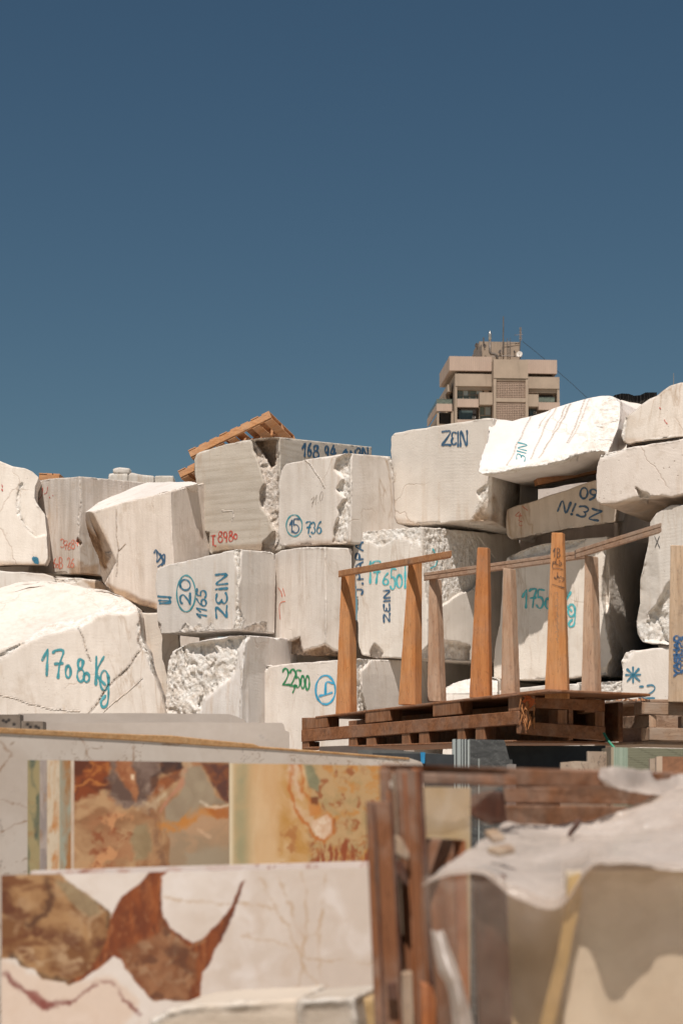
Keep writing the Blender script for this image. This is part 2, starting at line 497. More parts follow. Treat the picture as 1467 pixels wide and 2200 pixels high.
# ---------------------------------------------------------------- handwriting
def arc(cx, cy, rx, ry, a0, a1, n=14):
    return [(cx + rx * math.cos(R(a0 + (a1 - a0) * i / n)), cy + ry * math.sin(R(a0 + (a1 - a0) * i / n))) for i in range(n + 1)]
GL = {
 '0': [arc(.5, .5, .45, .5, 100, 470)],
 'o': [arc(.5, .5, .45, .5, 100, 470)],
 '1': [[(0.0, .62), (.55, 1.0), (.62, .95), (.5, 0)]],
 '|': [[(.5, 1), (.5, 0)]],
 '2': [arc(.45, .72, .38, .28, 160, -30, 8) + [(.45, .25), (.05, .02), (.15, .03), (1, .02)]],
 '3': [arc(.4, .75, .4, .25, 150, -70, 8) + arc(.4, .26, .48, .26, 80, -150, 9)],
 '4': [[(.6, 1), (.05, .4), (1, .42)], [(.75, .75), (.65, 0)]],
 '5': [[(.95, .98), (.25, .98), (.2, .55)] + arc(.42, .3, .45, .3, 110, -150, 9)],
 '6': [[(.8, 1), (.35, .75), (.08, .35)] + arc(.48, .26, .42, .26, 160, 500, 12)],
 '7': [[(.0, .92), (.3, 1.0), (.95, .97), (.6, .5), (.45, 0)], [(.2, .5), (.85, .52)]],
 '8': [[(.8, .9)] + arc(.5, .78, .33, .22, 60, 270, 7) + arc(.5, .28, .42, .28, 90, -250, 11) + [(.65, .65), (.8, .9)]],
 '9': [arc(.42, .7, .36, .28, 20, 380, 12) + [(.75, .5), (.65, 0)]],
 'Z': [[(.05, .95), (.95, .98), (.5, .45), (.0, .03), (.5, .06), (1, .02)]],
 'E': [[(.9, .97), (.3, .95), (.15, .6), (.55, .53), (.15, .45), (.1, .1), (.45, .02), (.95, .08)]],
 'e': [[(.9, .92)] + arc(.5, .74, .4, .25, 60, 260, 6) + arc(.5, .26, .45, .26, 100, 300, 7) + [(.95, .12)]],
 'I': [[(.5, .97), (.5, 0)]],
 'i': [[(.5, .7), (.5, 0)], [(.48, .98), (.52, .93)]],
 'N': [[(.05, 0), (.1, 1), (.85, .02), (.92, 1)]],
 'J': [[(.1, .98), (.95, .98)], [(.6, .98), (.6, .2), (.35, .0), (.05, .15)]],
 'P': [[(.15, 0), (.15, 1), (.7, .95), (.9, .72), (.65, .48), (.15, .48)]],
 'A': [[(0, 0), (.5, 1), (1, 0)], [(.2, .35), (.82, .35)]],
 'K': [[(.15, 1), (.1, 0)], [(.8, 1), (.15, .42), (.9, 0)]],
 'g': [arc(.45, .72, .38, .27, 20, 380, 12) + [(.82, .4), (.7, .08), (.3, 0), (.15, .15), (.5, .3)]],
 'T': [[(0, .95), (1, .98)], [(.5, .96), (.52, 0)]],
 'B': [[(.15, 0), (.15, 1), (.7, .93), (.72, .6), (.15, .52), (.85, .4), (.75, .06), (.15, 0)]],
 'X': [[(0, 1), (1, 0)], [(.95, 1), (.1, 0)]],
 'Y': [[(0, 1), (.5, .5), (1, 1)], [(.5, .5), (.5, 0)]],
 'S': [arc(.5, .75, .4, .24, 30, 250, 8) + arc(.5, .26, .42, .26, 80, -150, 8)],
 'H': [[(.1, 1), (.1, 0)], [(.9, 1), (.9, 0)], [(.1, .5), (.9, .5)]],
 'O': [arc(.5, .5, .45, .5, 100, 460)],
 'C': [arc(.55, .5, .45, .5, 50, 310)],
 ',': [[(.6, .8), (.5, .3), (.1, -.1)]],
 '.': [[(.45, .05), (.55, .0)]],
 '*': [[(.5, 1), (.5, 0)], [(0, .5), (1, .52)], [(.08, .88), (.95, .12)], [(.9, .9), (.1, .1)]],
 '-': [[(0, .5), (1, .52)]],
 'R': [[(.15, 0), (.15, 1), (.7, .95), (.85, .72), (.6, .5), (.15, .5), (.9, 0)]],
}
def catmull(pts, k=5):
    if len(pts) < 3:
        (a, b) = pts[0], pts[-1]
        return [(a[0] + (b[0] - a[0]) * t / 6, a[1] + (b[1] - a[1]) * t / 6) for t in range(7)]
    out = []
    q = [pts[0]] + list(pts) + [pts[-1]]
    for i in range(1, len(q) - 2):
        p0, p1, p2, p3 = q[i - 1], q[i], q[i + 1], q[i + 2]
        for s in range(k):
            t = s / k
            out.append(tuple(0.5 * ((2 * p1[j]) + (-p0[j] + p2[j]) * t + (2 * p0[j] - 5 * p1[j] + 4 * p2[j] - p3[j]) * t * t + (-p0[j] + 3 * p1[j] - 3 * p2[j] + p3[j]) * t ** 3) for j in (0, 1)))
    out.append(q[-1]); return out

def glyph(ch, O, U, V):
    return [[(O[0] + U[0] * x + V[0] * y, O[1] + U[1] * x + V[1] * y) for x, y in st] for st in GL[ch]]
def gb(ch, x0, y0, x1, y1):                     # upright glyph in a pixel box
    return glyph(ch, (x0, y1), (x1 - x0, 0), (0, y0 - y1))
def gline(text, O, U, V, gap=0.25, ws=None):    # a line of writing: O start of the baseline, U width of a letter, V its height
    out = []; t = 0.0
    for i, ch in enumerate(text):
        w = 1.0 if ws is None else ws[i]
        if ch == ' ': t += w; continue
        nar = {'I': .25, 'i': .3, '.': .3, ',': .4, '1': .6, '|': .3}.get(ch, 1.0) * w
        o = (O[0] + U[0] * t, O[1] + U[1] * t)
        out += glyph(ch, o, (U[0] * nar, U[1] * nar), V)
        t += nar + gap
    return out

def write_on(block, strokes, mat, width, name='painted_writing', off=0.006, label=None):
    """sprayed or brushed strokes laid on the surface of a block they belong to"""
    me = block.data
    mw = Matrix.Translation(block.location) @ block.rotation_euler.to_matrix().to_4x4()
    if block.parent is not None:
        mw = Matrix.Translation(block.location)
    key = block.name
    if key not in BVH:
        n = len(me.vertices); co = np.empty(n * 3); me.vertices.foreach_get('co', co); co = co.reshape(-1, 3)
        polys = [tuple(p.vertices) for p in me.polygons]
        BVH[key] = BVHTree.FromPolygons([tuple(mw @ Vector(c)) for c in co], polys)
    bvh = BVH[key]
    V = []; Fc = []; UV = []
    cam_o = Vector((0, 0, CAMZ))
    for st in strokes:
        c = catmull(st)
        # even resample
        pts = [c[0]]
        for p in c[1:]:
            d = math.hypot(p[0] - pts[-1][0], p[1] - pts[-1][1])
            if d > 1.2:
                k = max(1, int(d / 2.5))
                q = pts[-1]
                for i in range(1, k + 1): pts.append((q[0] + (p[0] - q[0]) * i / k, q[1] + (p[1] - q[1]) * i / k))
        if len(pts) < 2: pts.append((pts[0][0] + 0.8, pts[0][1] + 0.8))
        # round caps
        d0 = (pts[0][0] - pts[1][0], pts[0][1] - pts[1][1]); L = math.hypot(*d0) or 1
        pts = [(pts[0][0] + d0[0] / L * width * .5, pts[0][1] + d0[1] / L * width * .5)] + pts
        d1 = (pts[-1][0] - pts[-2][0], pts[-1][1] - pts[-2][1]); L = math.hypot(*d1) or 1
        pts = pts + [(pts[-1][0] + d1[0] / L * width * .5, pts[-1][1] + d1[1] / L * width * .5)]
        prev = None; n = len(pts)
        ph = rng.random() * 6
        for i, p in enumerate(pts):
            a = pts[max(0, i - 1)]; b2 = pts[min(n - 1, i + 1)]
            dx, dy = b2[0] - a[0], b2[1] - a[1]; L = math.hypot(dx, dy) or 1
            nx, ny = -dy / L, dx / L
            wv = width * (0.5 + 0.10 * math.sin(ph + i * 0.23) + 0.09 * math.sin(ph * 3 + i * 0.61) + (0.12 if i < 4 or i > n - 5 else 0))
            if i == 0 or i == n - 1: wv *= 0.55
            row = []
            for k, s in enumerate((-1, -.5, 0, .5, 1)):
                q = (p[0] + nx * wv * s, p[1] + ny * wv * s)
                d = (P(q[0], q[1], 10) - cam_o).normalized()
                h = bvh.ray_cast(cam_o, d, 400)
                if h[0] is None: row = None; break
                row.append((h[0] - d * off, (i * 0.1, (s + 1) / 2), h[3]))
            if row is None or (max(r[2] for r in row) - min(r[2] for r in row)) > 0.15:
                prev = None; continue
            idx = []
            for r in row: V.append(r[0]); UV.append(r[1]); idx.append(len(V) - 1)
            if prev is not None and (V[prev[2]] - V[idx[2]]).length < 0.25:
                for k in range(4): Fc.append((prev[k], prev[k + 1], idx[k + 1], idx[k]))
            prev = idx
    if not Fc: return None
    o = mesh_obj(name, V, Fc, mat, block, uvs=UV, smooth=True)
    if label: o['label'] = label
    return o
BVH = {}

# ---------------------------------------------------------------- marble blocks
GROUP = 'quarried marble blocks stacked in the yard'
def roughen_outline(poly, rs, amp=1.1, step=14, keep=None):
    out = []
    n = len(poly)
    for i in range(n):
        a, b = poly[i], poly[(i + 1) % n]
        L = math.hypot(b[0] - a[0], b[1] - a[1]); k = max(1, int(L / step))
        for s in range(k):
            t = s / k
            j = amp if s else amp * .4
            if keep is not None and abs(a[0] + (b[0] - a[0]) * t - keep) < 14: j = 0.0
            out.append((a[0] + (b[0] - a[0]) * t + rs.uniform(-j, j), a[1] + (b[1] - a[1]) * t + rs.uniform(-j, j)))
    return out

def block(label, poly, pts3, near, far, mat, ops=(), voxel=0.013, seed=1, side=True, thick=1.1, chip=1.0, wob=0.005, name='marble_block', cat='marble block', group=GROUP, amp=1.1):
    """poly: outline of the near face in photo pixels; pts3: three (px,py,depth) fixing its plane;
       near (px,py) -> far (px,py,depth): the edge running back from it"""
    rs = random.Random(seed * 101 + 3)
    a, b, c = [P(*p) for p in pts3]
    n1 = (b - a).cross(c - a).normalized()
    if n1.y > 0: n1 = -n1
    pl1 = (tuple(a), tuple(n1))
    def onp(u, v): return P(u, v, float(plane_D(pl1, u, v)))
    ext = P(*far) - onp(*near)
    n2 = ext.cross(Vector((0, 0, 1))).normalized()
    if n2.x < 0: n2 = -n2
    pn = onp(*near)
    pl2 = (tuple(pn), tuple(n2)) if (side and far[0] - near[0] > 25) else None
    front = [onp(*p) for p in roughen_outline(poly, rs, amp, keep=near[0] if pl2 is not None else None)]
    mb = MB().prism(front, ext)
    if pl2 is not None:         # the underside runs back level even where the top edge climbs
        zs = [p.z for p in front]; lo, hi = min(zs), max(zs)
        for i, p in enumerate(front):
            mb.v[len(front) + i] = p + Vector((ext.x, ext.y, ext.z * (p.z - lo) / (hi - lo)))
        e = Vector((ext.x, ext.y, 0)); a0 = onp(*near); ray = Vector(((near[0] - HX) / F, 1, 0)); rf = Vector(((far[0] - HX) / F, 1, 0))
        up = Vector((0, 0, 1)); i1 = e.normalized() * .06
        q0 = [Vector((a0.x, a0.y, 0)) + i1 + ray * .05, Vector((a0.x, a0.y, 0)) + e - i1 * .3 + rf * .02, Vector((a0.x, a0.y, 0)) + e - i1 * .3 + rf * thick, Vector((a0.x, a0.y, 0)) + i1 + ray * (thick + .3)]
        mb.prism([p + up * (lo + .03) for p in q0], up * ((hi - .10 - lo) * .97))
    o = mesh_obj(name, mb.v, mb.f, None)
    md = o.modifiers.new('r', 'REMESH'); md.mode = 'VOXEL'; md.voxel_size = voxel
    dg = bpy.context.evaluated_depsgraph_get(); dg.update()
    me = bpy.data.meshes.new_from_object(o.evaluated_get(dg))
    o.modifiers.clear(); old = o.data; o.data = me; bpy.data.meshes.remove(old)
    me.name = name
    nv = len(me.vertices)
    co = np.empty(nv * 3); me.vertices.foreach_get('co', co); co = co.reshape(-1, 3)
    loc = np.array(o.location)
    W = co + loc
    ed = np.empty(len(me.edges) * 2, dtype=np.int64); me.edges.foreach_get('vertices', ed); ed = ed.reshape(-1, 2)
    deg = np.bincount(ed.ravel(), minlength=nv).astype(float)
    def avg(A):
        out = np.zeros_like(A)
        for k in range(A.shape[1]):
            out[:, k] = np.bincount(ed[:, 0], A[ed[:, 1], k], nv) + np.bincount(ed[:, 1], A[ed[:, 0], k], nv)
        return out / np.maximum(deg, 1)[:, None]
    def normals():
        me.vertices.foreach_set('co', (W - loc).ravel()); me.update()
        N = np.empty(nv * 3); me.vertex_normals.foreach_get('vector', N); return N.reshape(-1, 3)
    N = normals()
    S = N.copy()
    for _ in range(max(2, int(0.036 / voxel))): S = avg(S)
    edge = sstep((1 - np.linalg.norm(S, axis=1)) / 0.16)
    # chipped arrises
    q = W * 3.3 + seed * 5.3
    cn = fbm(q, 4, seed)
    cn2 = np.clip(fbm(W * 9 + seed, 3, seed + 5) + 0.1, 0, 1)
    ch = edge * (sstep((cn - 0.16) * 6) * (0.008 + 0.04 * np.clip(cn, 0, 1)) + sstep((cn2 - .35) * 5) * 0.004) * chip
    W = W - S / np.maximum(np.linalg.norm(S, axis=1), 1e-6)[:, None] * ch[:, None]
    rough = edge * sstep((np.clip(cn, 0, 1) + cn2 * .35) * 2.2) * .8
    stain_shade = np.zeros(nv)
    # broken corners and scars
    D = W[:, 1]; u = HX + W[:, 0] / D * F; v = HY - (W[:, 2] - CAMZ) / D * F
    wu = u + 5 * fbm(W * 5 + 3.1, 3, seed + 31); wv = v + 5 * fbm(W * 5 + 9.7, 3, seed + 47)
    Df = plane_D(pl1, u, v)
    if pl2 is not None: Df = np.maximum(Df, plane_D(pl2, u, v))
    facing = (N[:, 1] < 0.35)
    newD = D.copy()
    rid = fbm(W * np.array([3.2, 3.2, 4.2]) + seed, 5, seed + 60, 0.55, ridged=True)
    coarse = fbm(W * 2.1 + seed * 2, 3, seed + 70)
    # broken stone: long conchoidal ridges along one direction, with small planes on them
    ca, sa = math.cos(seed * 1.3), math.sin(seed * 1.3)
    WR = np.stack([W[:, 0] * ca + W[:, 2] * sa, W[:, 1], -W[:, 0] * sa + W[:, 2] * ca], 1) * np.array([1.0, 1.6, 3.0])
    WR = WR + 0.25 * np.stack([coarse, coarse, rid], 1)
    near_op = np.zeros(nv, bool)
    for op in ops:
        if op[0] == 'rough': near_op |= sd_poly(u, v, op[1]) > -25
    fac = np.zeros(nv)
    if near_op.any():
        Q = WR[near_op]
        fac[near_op] = facets(Q * 1.5, seed) * .45 + facets(Q * 4.0 + 3, seed + 5) * .22 + fbm(Q * 3.0, 4, seed + 21, .5, True) * .25
    for op in ops:
        k = op[0]
        if k == 'rough':       # ('rough', poly, depth m, softness px, noise amp m, stain)
            _, pg, dep, soft, na = op[:5]
            s = sstep(sd_poly(wu, wv, pg) / max(soft, .1) + 0.3)
            tgt = Df + s * dep + s * na * .7 * (fac * 1.2 + rid * .15 + .35)
            newD = np.where(s > 0.01, np.maximum(newD, tgt) if dep > 0 else np.where(facing, np.maximum(newD, tgt), newD), newD)
            rough = np.maximum(rough, s * facing)
            if len(op) > 5: stain_shade = np.maximum(stain_shade, s * op[5] * sstep((coarse + .9)) * facing)
        elif k == 'slope':     # ('slope', poly, p, q, rate, noise, rough)
            _, pg, p_, q_, rate, na, ra = op
            s = sd_poly(u, v, pg) > -6
            L = math.hypot(q_[0] - p_[0], q_[1] - p_[1])
            nx, ny = (q_[1] - p_[1]) / L, -(q_[0] - p_[0]) / L
            dist = ((u - p_[0]) * nx + (v - p_[1]) * ny) + 4 * coarse
            dm = np.maximum(dist, 0) * Df / F
            tgt = Df + dm * rate + na * (rid * .6 + coarse) * sstep(dm / 0.1)
            w = s & (dist > 0)
            newD = np.where(w, np.maximum(newD, tgt), newD)
            rough = np.maximum(rough, w * ra)
        elif k == 'stain_shade':     # ('stain_shade', poly, amount): stains, and shade painted into a hollow
            s = sstep(sd_poly(wu, wv, op[1]) / 10 + 0.4)
            stain_shade = np.maximum(stain_shade, s * op[2] * sstep(coarse * 1.2 + 1.1))
        elif k == 'groove':    # ('groove', [pts], width px, depth m, stain)
            _, pts, wd, dep, stn = op
            dmin = np.full(nv, 1e9)
            for i in range(len(pts) - 1):
                (x0, y0), (x1, y1) = pts[i], pts[i + 1]
                ex, ey = x1 - x0, y1 - y0
                t = np.clip(((wu - x0) * ex + (wv - y0) * ey) / (ex * ex + ey * ey + 1e-9), 0, 1)
                dmin = np.minimum(dmin, np.hypot(wu - x0 - t * ex, wv - y0 - t * ey))
            s = sstep(1.3 - dmin / wd) * facing
            newD = np.where(s > 0, np.maximum(newD, newD + s * dep), newD)
            stain_shade = np.maximum(stain_shade, s * stn); rough = np.maximum(rough, s * .8)
    sc_ = newD / D
    W = np.stack([W[:, 0] * sc_, newD, CAMZ + (W[:, 2] - CAMZ) * sc_], 1)
    N = normals()
    # overall saw-cut waviness plus fractured relief where broken
    disp = wob * .3 * fbm(W * 1.1 + seed, 2, seed + 80) + 0.0004 * fbm(W * 14, 2, seed + 81)
    rm = rough > .02
    if rm.any():
        disp[rm] += rough[rm] * (0.006 * fbm(WR[rm] * 6, 4, seed + 82, ridged=True) + 0.006 * facets(WR[rm] * 7.0, seed + 9) + 0.005 * facets(W[rm] * 26.0, seed + 11))
    W = W + N * disp[:, None]
    normals()
    for nm, arr in (('rough', rough), ('stain_shade', stain_shade)):
        at = me.attributes.new(nm, 'FLOAT', 'POINT'); at.data.foreach_set('value', np.clip(arr, 0, 1).astype(np.float32))
    me.polygons.foreach_set('use_smooth', [True] * len(me.polygons))
    me.materials.clear(); me.materials.append(mat)
    tag(o, label, cat, group)
    return o
# ---------------------------------------------------------------- the stack of blocks (outlines in photo pixels, each at its own distance)
cream = (0.70, 0.62, 0.55); pale = (0.74, 0.67, 0.61); cool = (0.66, 0.61, 0.565); grey = (0.50, 0.445, 0.385)

# far left, row under the sky
b = block('big pale block at the far left edge with a crescent scar and one blue dot',
    [(-90, 985), (0, 990), (28, 1002), (55, 1006), (70, 1013), (84, 1026), (76, 1045), (75, 1070), (80, 1082), (97, 1104), (99, 1130), (102, 1165), (104, 1200), (97, 1214), (0, 1216), (-90, 1214)],
    [(-90, 1000, 23.2), (100, 1000, 23.0), (0, 1200, 23.0)], (104, 1200), (112, 1204, 25.2), stone_mat('marble_scarred', pale, .25, .15, dirt=.15, seed=1), seed=1,
    ops=[('rough', [(50, 1031), (41, 1040), (34, 1062), (33, 1085), (38, 1106), (52, 1124), (76, 1148), (62, 1130), (48, 1108), (45, 1085), (46, 1058), (54, 1040)], .03, 5, .015),
         ('slope', [(30, 1000), (110, 1000), (110, 1140), (78, 1148), (50, 1122), (40, 1100), (40, 1045), (55, 1028)], (47, 1010), (47, 1160), 0.18, .0, .0),
         ('stain_shade', [(-90, 1206), (100, 1206), (100, 1225), (-90, 1225)], .6)])
write_on(b, [[(74, 1200), (78, 1205), (75, 1211)], [(78, 1201), (80, 1206), (78, 1210)]], BLUE, 9)
write_on(b, [[(5, 1042), (6, 1046)], [(5, 1051), (6, 1054)]], RED, 2.5)

b = block('grey veined block with small red handwritten numbers behind the scarred block',
    [(60, 1036), (82, 1033), (120, 1027), (172, 1023), (173, 1100), (170, 1150), (172, 1233), (60, 1232)],
    [(80, 1033, 24.6), (172, 1023, 24.2), (172, 1230, 24.2)], (172, 1023), (312, 1036, 25.0), stone_mat('marble_grey_streak', (0.60, 0.53, 0.46), .85, .3, dirt=.3, seed=2), seed=2,
    ops=[('groove', [(171, 1025), (172, 1080), (170, 1130)], 2.5, .02, .2), ('rough', [(166, 1156), (178, 1164), (172, 1172), (165, 1164)], .06, 3, .0, .9),
         ('stain_shade', [(150, 1215), (215, 1212), (215, 1240), (150, 1240)], .7), ('stain_shade', [(165, 1200), (182, 1205), (180, 1225), (165, 1225)], .6)])
write_on(b, [[(103, 1046), (101, 1058), (96, 1061)]], RED, 1.6)
write_on(b, [[(92, 1048), (91, 1063), (84, 1073)], ], RED, 1.6)
write_on(b, [[(107, 1068), (108, 1070)]], RED, 1.8)
write_on(b, [[(114, 1064), (115, 1066)]], RED, 1.8)
write_on(b, gb('3', 131, 1158, 140, 1176) + gb('7', 138, 1162, 146, 1180) + gb('6', 146, 1166, 153, 1181) + gb('8', 153, 1160, 162, 1179) + gb('4', 162, 1158, 170, 1172), REDL, 2.6)
write_on(b, gb('6', 115, 1200, 121, 1220) + gb('o', 121, 1212, 127, 1220) + gb('B', 127, 1198, 136, 1221), REDL, 2.6)
write_on(b, gb('2', 145, 1198, 152, 1219) + gb('6', 152, 1201, 160, 1219), REDL, 2.6)

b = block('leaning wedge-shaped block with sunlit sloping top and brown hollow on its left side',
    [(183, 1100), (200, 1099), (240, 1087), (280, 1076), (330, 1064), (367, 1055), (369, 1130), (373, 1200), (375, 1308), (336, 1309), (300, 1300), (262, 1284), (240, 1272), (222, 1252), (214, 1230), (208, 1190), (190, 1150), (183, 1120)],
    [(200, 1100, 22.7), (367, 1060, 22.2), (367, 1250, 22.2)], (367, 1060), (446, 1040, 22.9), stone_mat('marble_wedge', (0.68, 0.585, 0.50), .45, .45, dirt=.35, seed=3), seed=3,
    ops=[('slope', [(190, 1190), (246, 1192), (240, 1205), (234, 1225), (232, 1250), (244, 1280), (200, 1290)], (240, 1262), (232, 1192), 2.2, .04, .0),
         ('slope', [(170, 1080), (203, 1096), (250, 1195), (200, 1290), (150, 1200)], (248, 1194), (200, 1098), 2.6, .05, .0),
         ('stain_shade', [(172, 1098), (200, 1100), (218, 1132), (234, 1165), (247, 1188), (236, 1210), (226, 1225), (200, 1200)], 1.3),  # brown stain deepened to paint in the hollow's shade
         ('rough', [(226, 1186), (245, 1184), (240, 1204), (228, 1215)], .03, 3, .02),
         ('groove', [(252, 1094), (251, 1130), (249, 1150), (256, 1180), (252, 1235)], 1.6, .008, .5), ('groove', [(256, 1182), (270, 1168)], 1.5, .01, .9),
         ('stain_shade', [(225, 1245), (300, 1285), (338, 1296), (338, 1312), (290, 1312), (240, 1280)], .85), ('stain_shade', [(285, 1180), (310, 1215), (312, 1250), (300, 1225)], .25)])
write_on(b, gline('Z', (337, 1208), (0, -22), (17, 4)) + [[(332, 1188), (336, 1182), (350, 1205), (340, 1217)], [(345, 1190), (352, 1205), (348, 1214)]], NAVY, 3.6)
wedge = b
# its sunlit top slab face lies behind the front edge: a lid continuing upward and back
b = block('sunlit sloping white block top behind the leaning wedge block',
    [(184, 1100), (210, 1080), (240, 1066), (300, 1042), (318, 1036), (415, 1034), (426, 1038), (367, 1054), (330, 1064), (280, 1077), (240, 1088), (200, 1099)],
    [(200, 1099, 22.72), (426, 1038, 22.42), (330, 1036, 24.0)], (300, 1060), (310, 1120, 24.2), stone_mat('marble_white_top', pale, .1, .15, dirt=.1, seed=4), seed=4, chip=.6, ops=[])
b.name = 'sloping_top'
for k in ('label', 'category', 'group'):
    del b[k]
b.parent = wedge; b.matrix_parent_inverse = Matrix.Translation(wedge.location).inverted()

b = block('low block peeking out between the scarred block and the sunlit boulder',
    [(-80, 1228), (0, 1226), (60, 1230), (95, 1232), (115, 1238), (121, 1250), (122, 1420), (-80, 1420)],
    [(-80, 1230, 22.9), (120, 1230, 22.6), (0, 1400, 22.7)], (121, 1250), (126, 1252, 24.5), stone_mat('marble_low_left', cool, .3, .2, seed=5), seed=5,
    ops=[('stain_shade', [(60, 1225), (125, 1232), (125, 1245), (60, 1240)], .25)])
b = block('low ochre-stained block edge below the grey veined block',
    [(110, 1243), (150, 1243), (215, 1246), (262, 1285), (262, 1440), (110, 1440)],
    [(110, 1243, 23.6), (262, 1243, 23.3), (200, 1400, 23.4)], (262, 1300), (270, 1302, 25.0), stone_mat('marble_low_mid', cream, .3, .3, seed=6), seed=6,
    ops=[('rough', [(110, 1240), (180, 1242), (165, 1254), (110, 1256)], .03, 3, .02), ('stain_shade', [(175, 1246), (225, 1246), (240, 1275), (200, 1268)], .8)])

# the boulder in front
b = block('huge boulder with white sunlit top marked 17080 Kg in teal',
    [(-100, 1290), (-40, 1272), (0, 1263), (37, 1251), (102, 1248), (140, 1252), (176, 1260), (229, 1268), (262, 1281), (292, 1303), (300, 1322), (301, 1350), (306, 1380), (318, 1398), (327, 1441), (347, 1494), (356, 1530), (372, 1800), (-100, 1800)],
    [(-100, 1400, 20.4), (300, 1400, 21.0), (0, 1600, 20.4)], (300, 1350), (322, 1360, 23.5), stone_mat('marble_boulder', (0.72, 0.635, 0.555), .3, .35, dirt=.25, seed=7), seed=7, wob=.02,
    ops=[('slope', [(-120, 1430), (0, 1412), (41, 1386), (98, 1356), (143, 1352), (172, 1345), (204, 1321), (233, 1313), (286, 1314), (310, 1316), (310, 1200), (-120, 1200)], (-20, 1402), (300, 1314), 2.1, .03, .25),
         ('rough', [(100, 1340), (165, 1325), (200, 1318), (228, 1300), (290, 1300), (298, 1316), (240, 1318), (205, 1326), (175, 1350), (140, 1356), (70, 1376), (40, 1392), (0, 1418), (0, 1405), (60, 1368)], .02, 6, .03),
         ('groove', [(168, 1350), (178, 1370), (188, 1400), (194, 1424)], 2.2, .03, .35),
         ('groove', [(300, 1320), (303, 1350), (296, 1375), (305, 1392), (285, 1420), (262, 1448), (235, 1475), (205, 1515), (190, 1530)], 2.2, .02, .6),
         ('groove', [(304, 1458), (270, 1490), (240, 1515), (225, 1528)], 1.3, .008, .55),
         ('groove', [(0, 1496), (60, 1512), (110, 1525), (170, 1530)], 1.3, .008, .5),
         ('rough', [(296, 1340), (306, 1340), (312, 1385), (330, 1420), (335, 1450), (324, 1440), (312, 1400), (296, 1385)], .03, 4, .02)])
write_on(b, gb('1', 92, 1397, 110, 1450) + gb('7', 115, 1397, 138, 1455) + gb('0', 141, 1430, 153, 1456), TEAL, 6.2)
write_on(b, gb('8', 165, 1416, 183, 1464) + gb('0', 180, 1446, 193, 1465) + gb('K', 204, 1412, 228, 1470) + gb('g', 214, 1440, 238, 1519), TEAL, 6.2)

b = block('plain flat block face under the block marked 20',
    [(285, 1316), (345, 1316), (385, 1317), (385, 1800), (285, 1800)],
    [(285, 1316, 22.2), (385, 1316, 22.1), (330, 1600, 22.1)], (385, 1400), (388, 1402, 23.6), stone_mat('marble_plain_mid', (0.66, 0.585, 0.51), .3, .25, seed=8), seed=8)

b = block('rectangular block marked with a circled 20, 11.65 and ZEIN sideways',
    [(338, 1221), (360, 1213), (400, 1204), (440, 1195), (500, 1182), (512, 1180), (513, 1250), (510, 1353), (470, 1356), (400, 1360), (346, 1362), (340, 1345), (336, 1320), (338, 1290), (333, 1262), (334, 1240)],
    [(338, 1221, 21.9), (512, 1180, 21.2), (512, 1350, 21.2)], (512, 1180), (592, 1186, 21.75), stone_mat('marble_twenty', cool, .4, .25, dirt=.35, seed=9), seed=9,
    ops=[('rough', [(503, 1180), (524, 1180), (520, 1200), (514, 1260), (514, 1300), (526, 1330), (518, 1356), (504, 1352), (509, 1300), (507, 1220)], .035, 5, .02),
         ('rough', [(333, 1334), (346, 1340), (346, 1366), (333, 1366)], .03, 3, .02, .5),
         ('rough', [(385, 1352), (400, 1335), (415, 1350), (430, 1338), (440, 1350), (455, 1338), (463, 1352), (400, 1360)], .012, 4, .008, .2),
         ('rough', [(530, 1345), (575, 1335), (575, 1360), (520, 1360)], .03, 4, .02, .4)])
circ = [(400 + 20 * math.cos(t / 14 * 2 * math.pi + .6), 1275 + 39 * math.sin(t / 14 * 2 * math.pi + .6)) for t in range(16)]
write_on(b, [circ], TEAL, 3.6)
write_on(b, gline('20', (409, 1300), (0, -25), (-22, -2), .2), BLUE, 4.6)
write_on(b, [[(420 - 84, 1281), (367, 1283)], [(336, 1290), (364, 1291), (364, 1295), (338, 1296)], [(364, 1283), (366, 1291)]], BLUE, 4.6)
write_on(b, gline('1165', (443, 1328), (0, -17), (-20, -3), .12), BLUE, 4.2)
write_on(b, gline('ZeiN', (488, 1326), (0, -24), (-24, 2), .22), BLUE, 5.0)

b = block('squarish block with faint red pencil strokes between the block marked 20 and the wooden posts',
    [(590, 1190), (603, 1182), (640, 1177), (698, 1176), (700, 1290), (699, 1405), (650, 1408), (605, 1404), (574, 1394), (573, 1360), (578, 1330), (579, 1290), (574, 1262), (578, 1238), (586, 1215)],
    [(590, 1190, 21.85), (698, 1176, 21.15), (698, 1400, 21.15)], (698, 1176), (756, 1178, 21.4), stone_mat('marble_square', pale, .3, .2, dirt=.2, seed=10), seed=10,
    ops=[('rough', [(570, 1392), (592, 1387), (622, 1378), (643, 1368), (647, 1388), (655, 1400), (700, 1385), (728, 1400), (728, 1415), (570, 1415)], .14, 3, .03, .95)])
write_on(b, [[(598, 1263), (604, 1272), (606, 1282)], [(608, 1265), (612, 1280)], [(612, 1292), (603, 1295), (600, 1308), (602, 1330)]], REDL, 2.6)

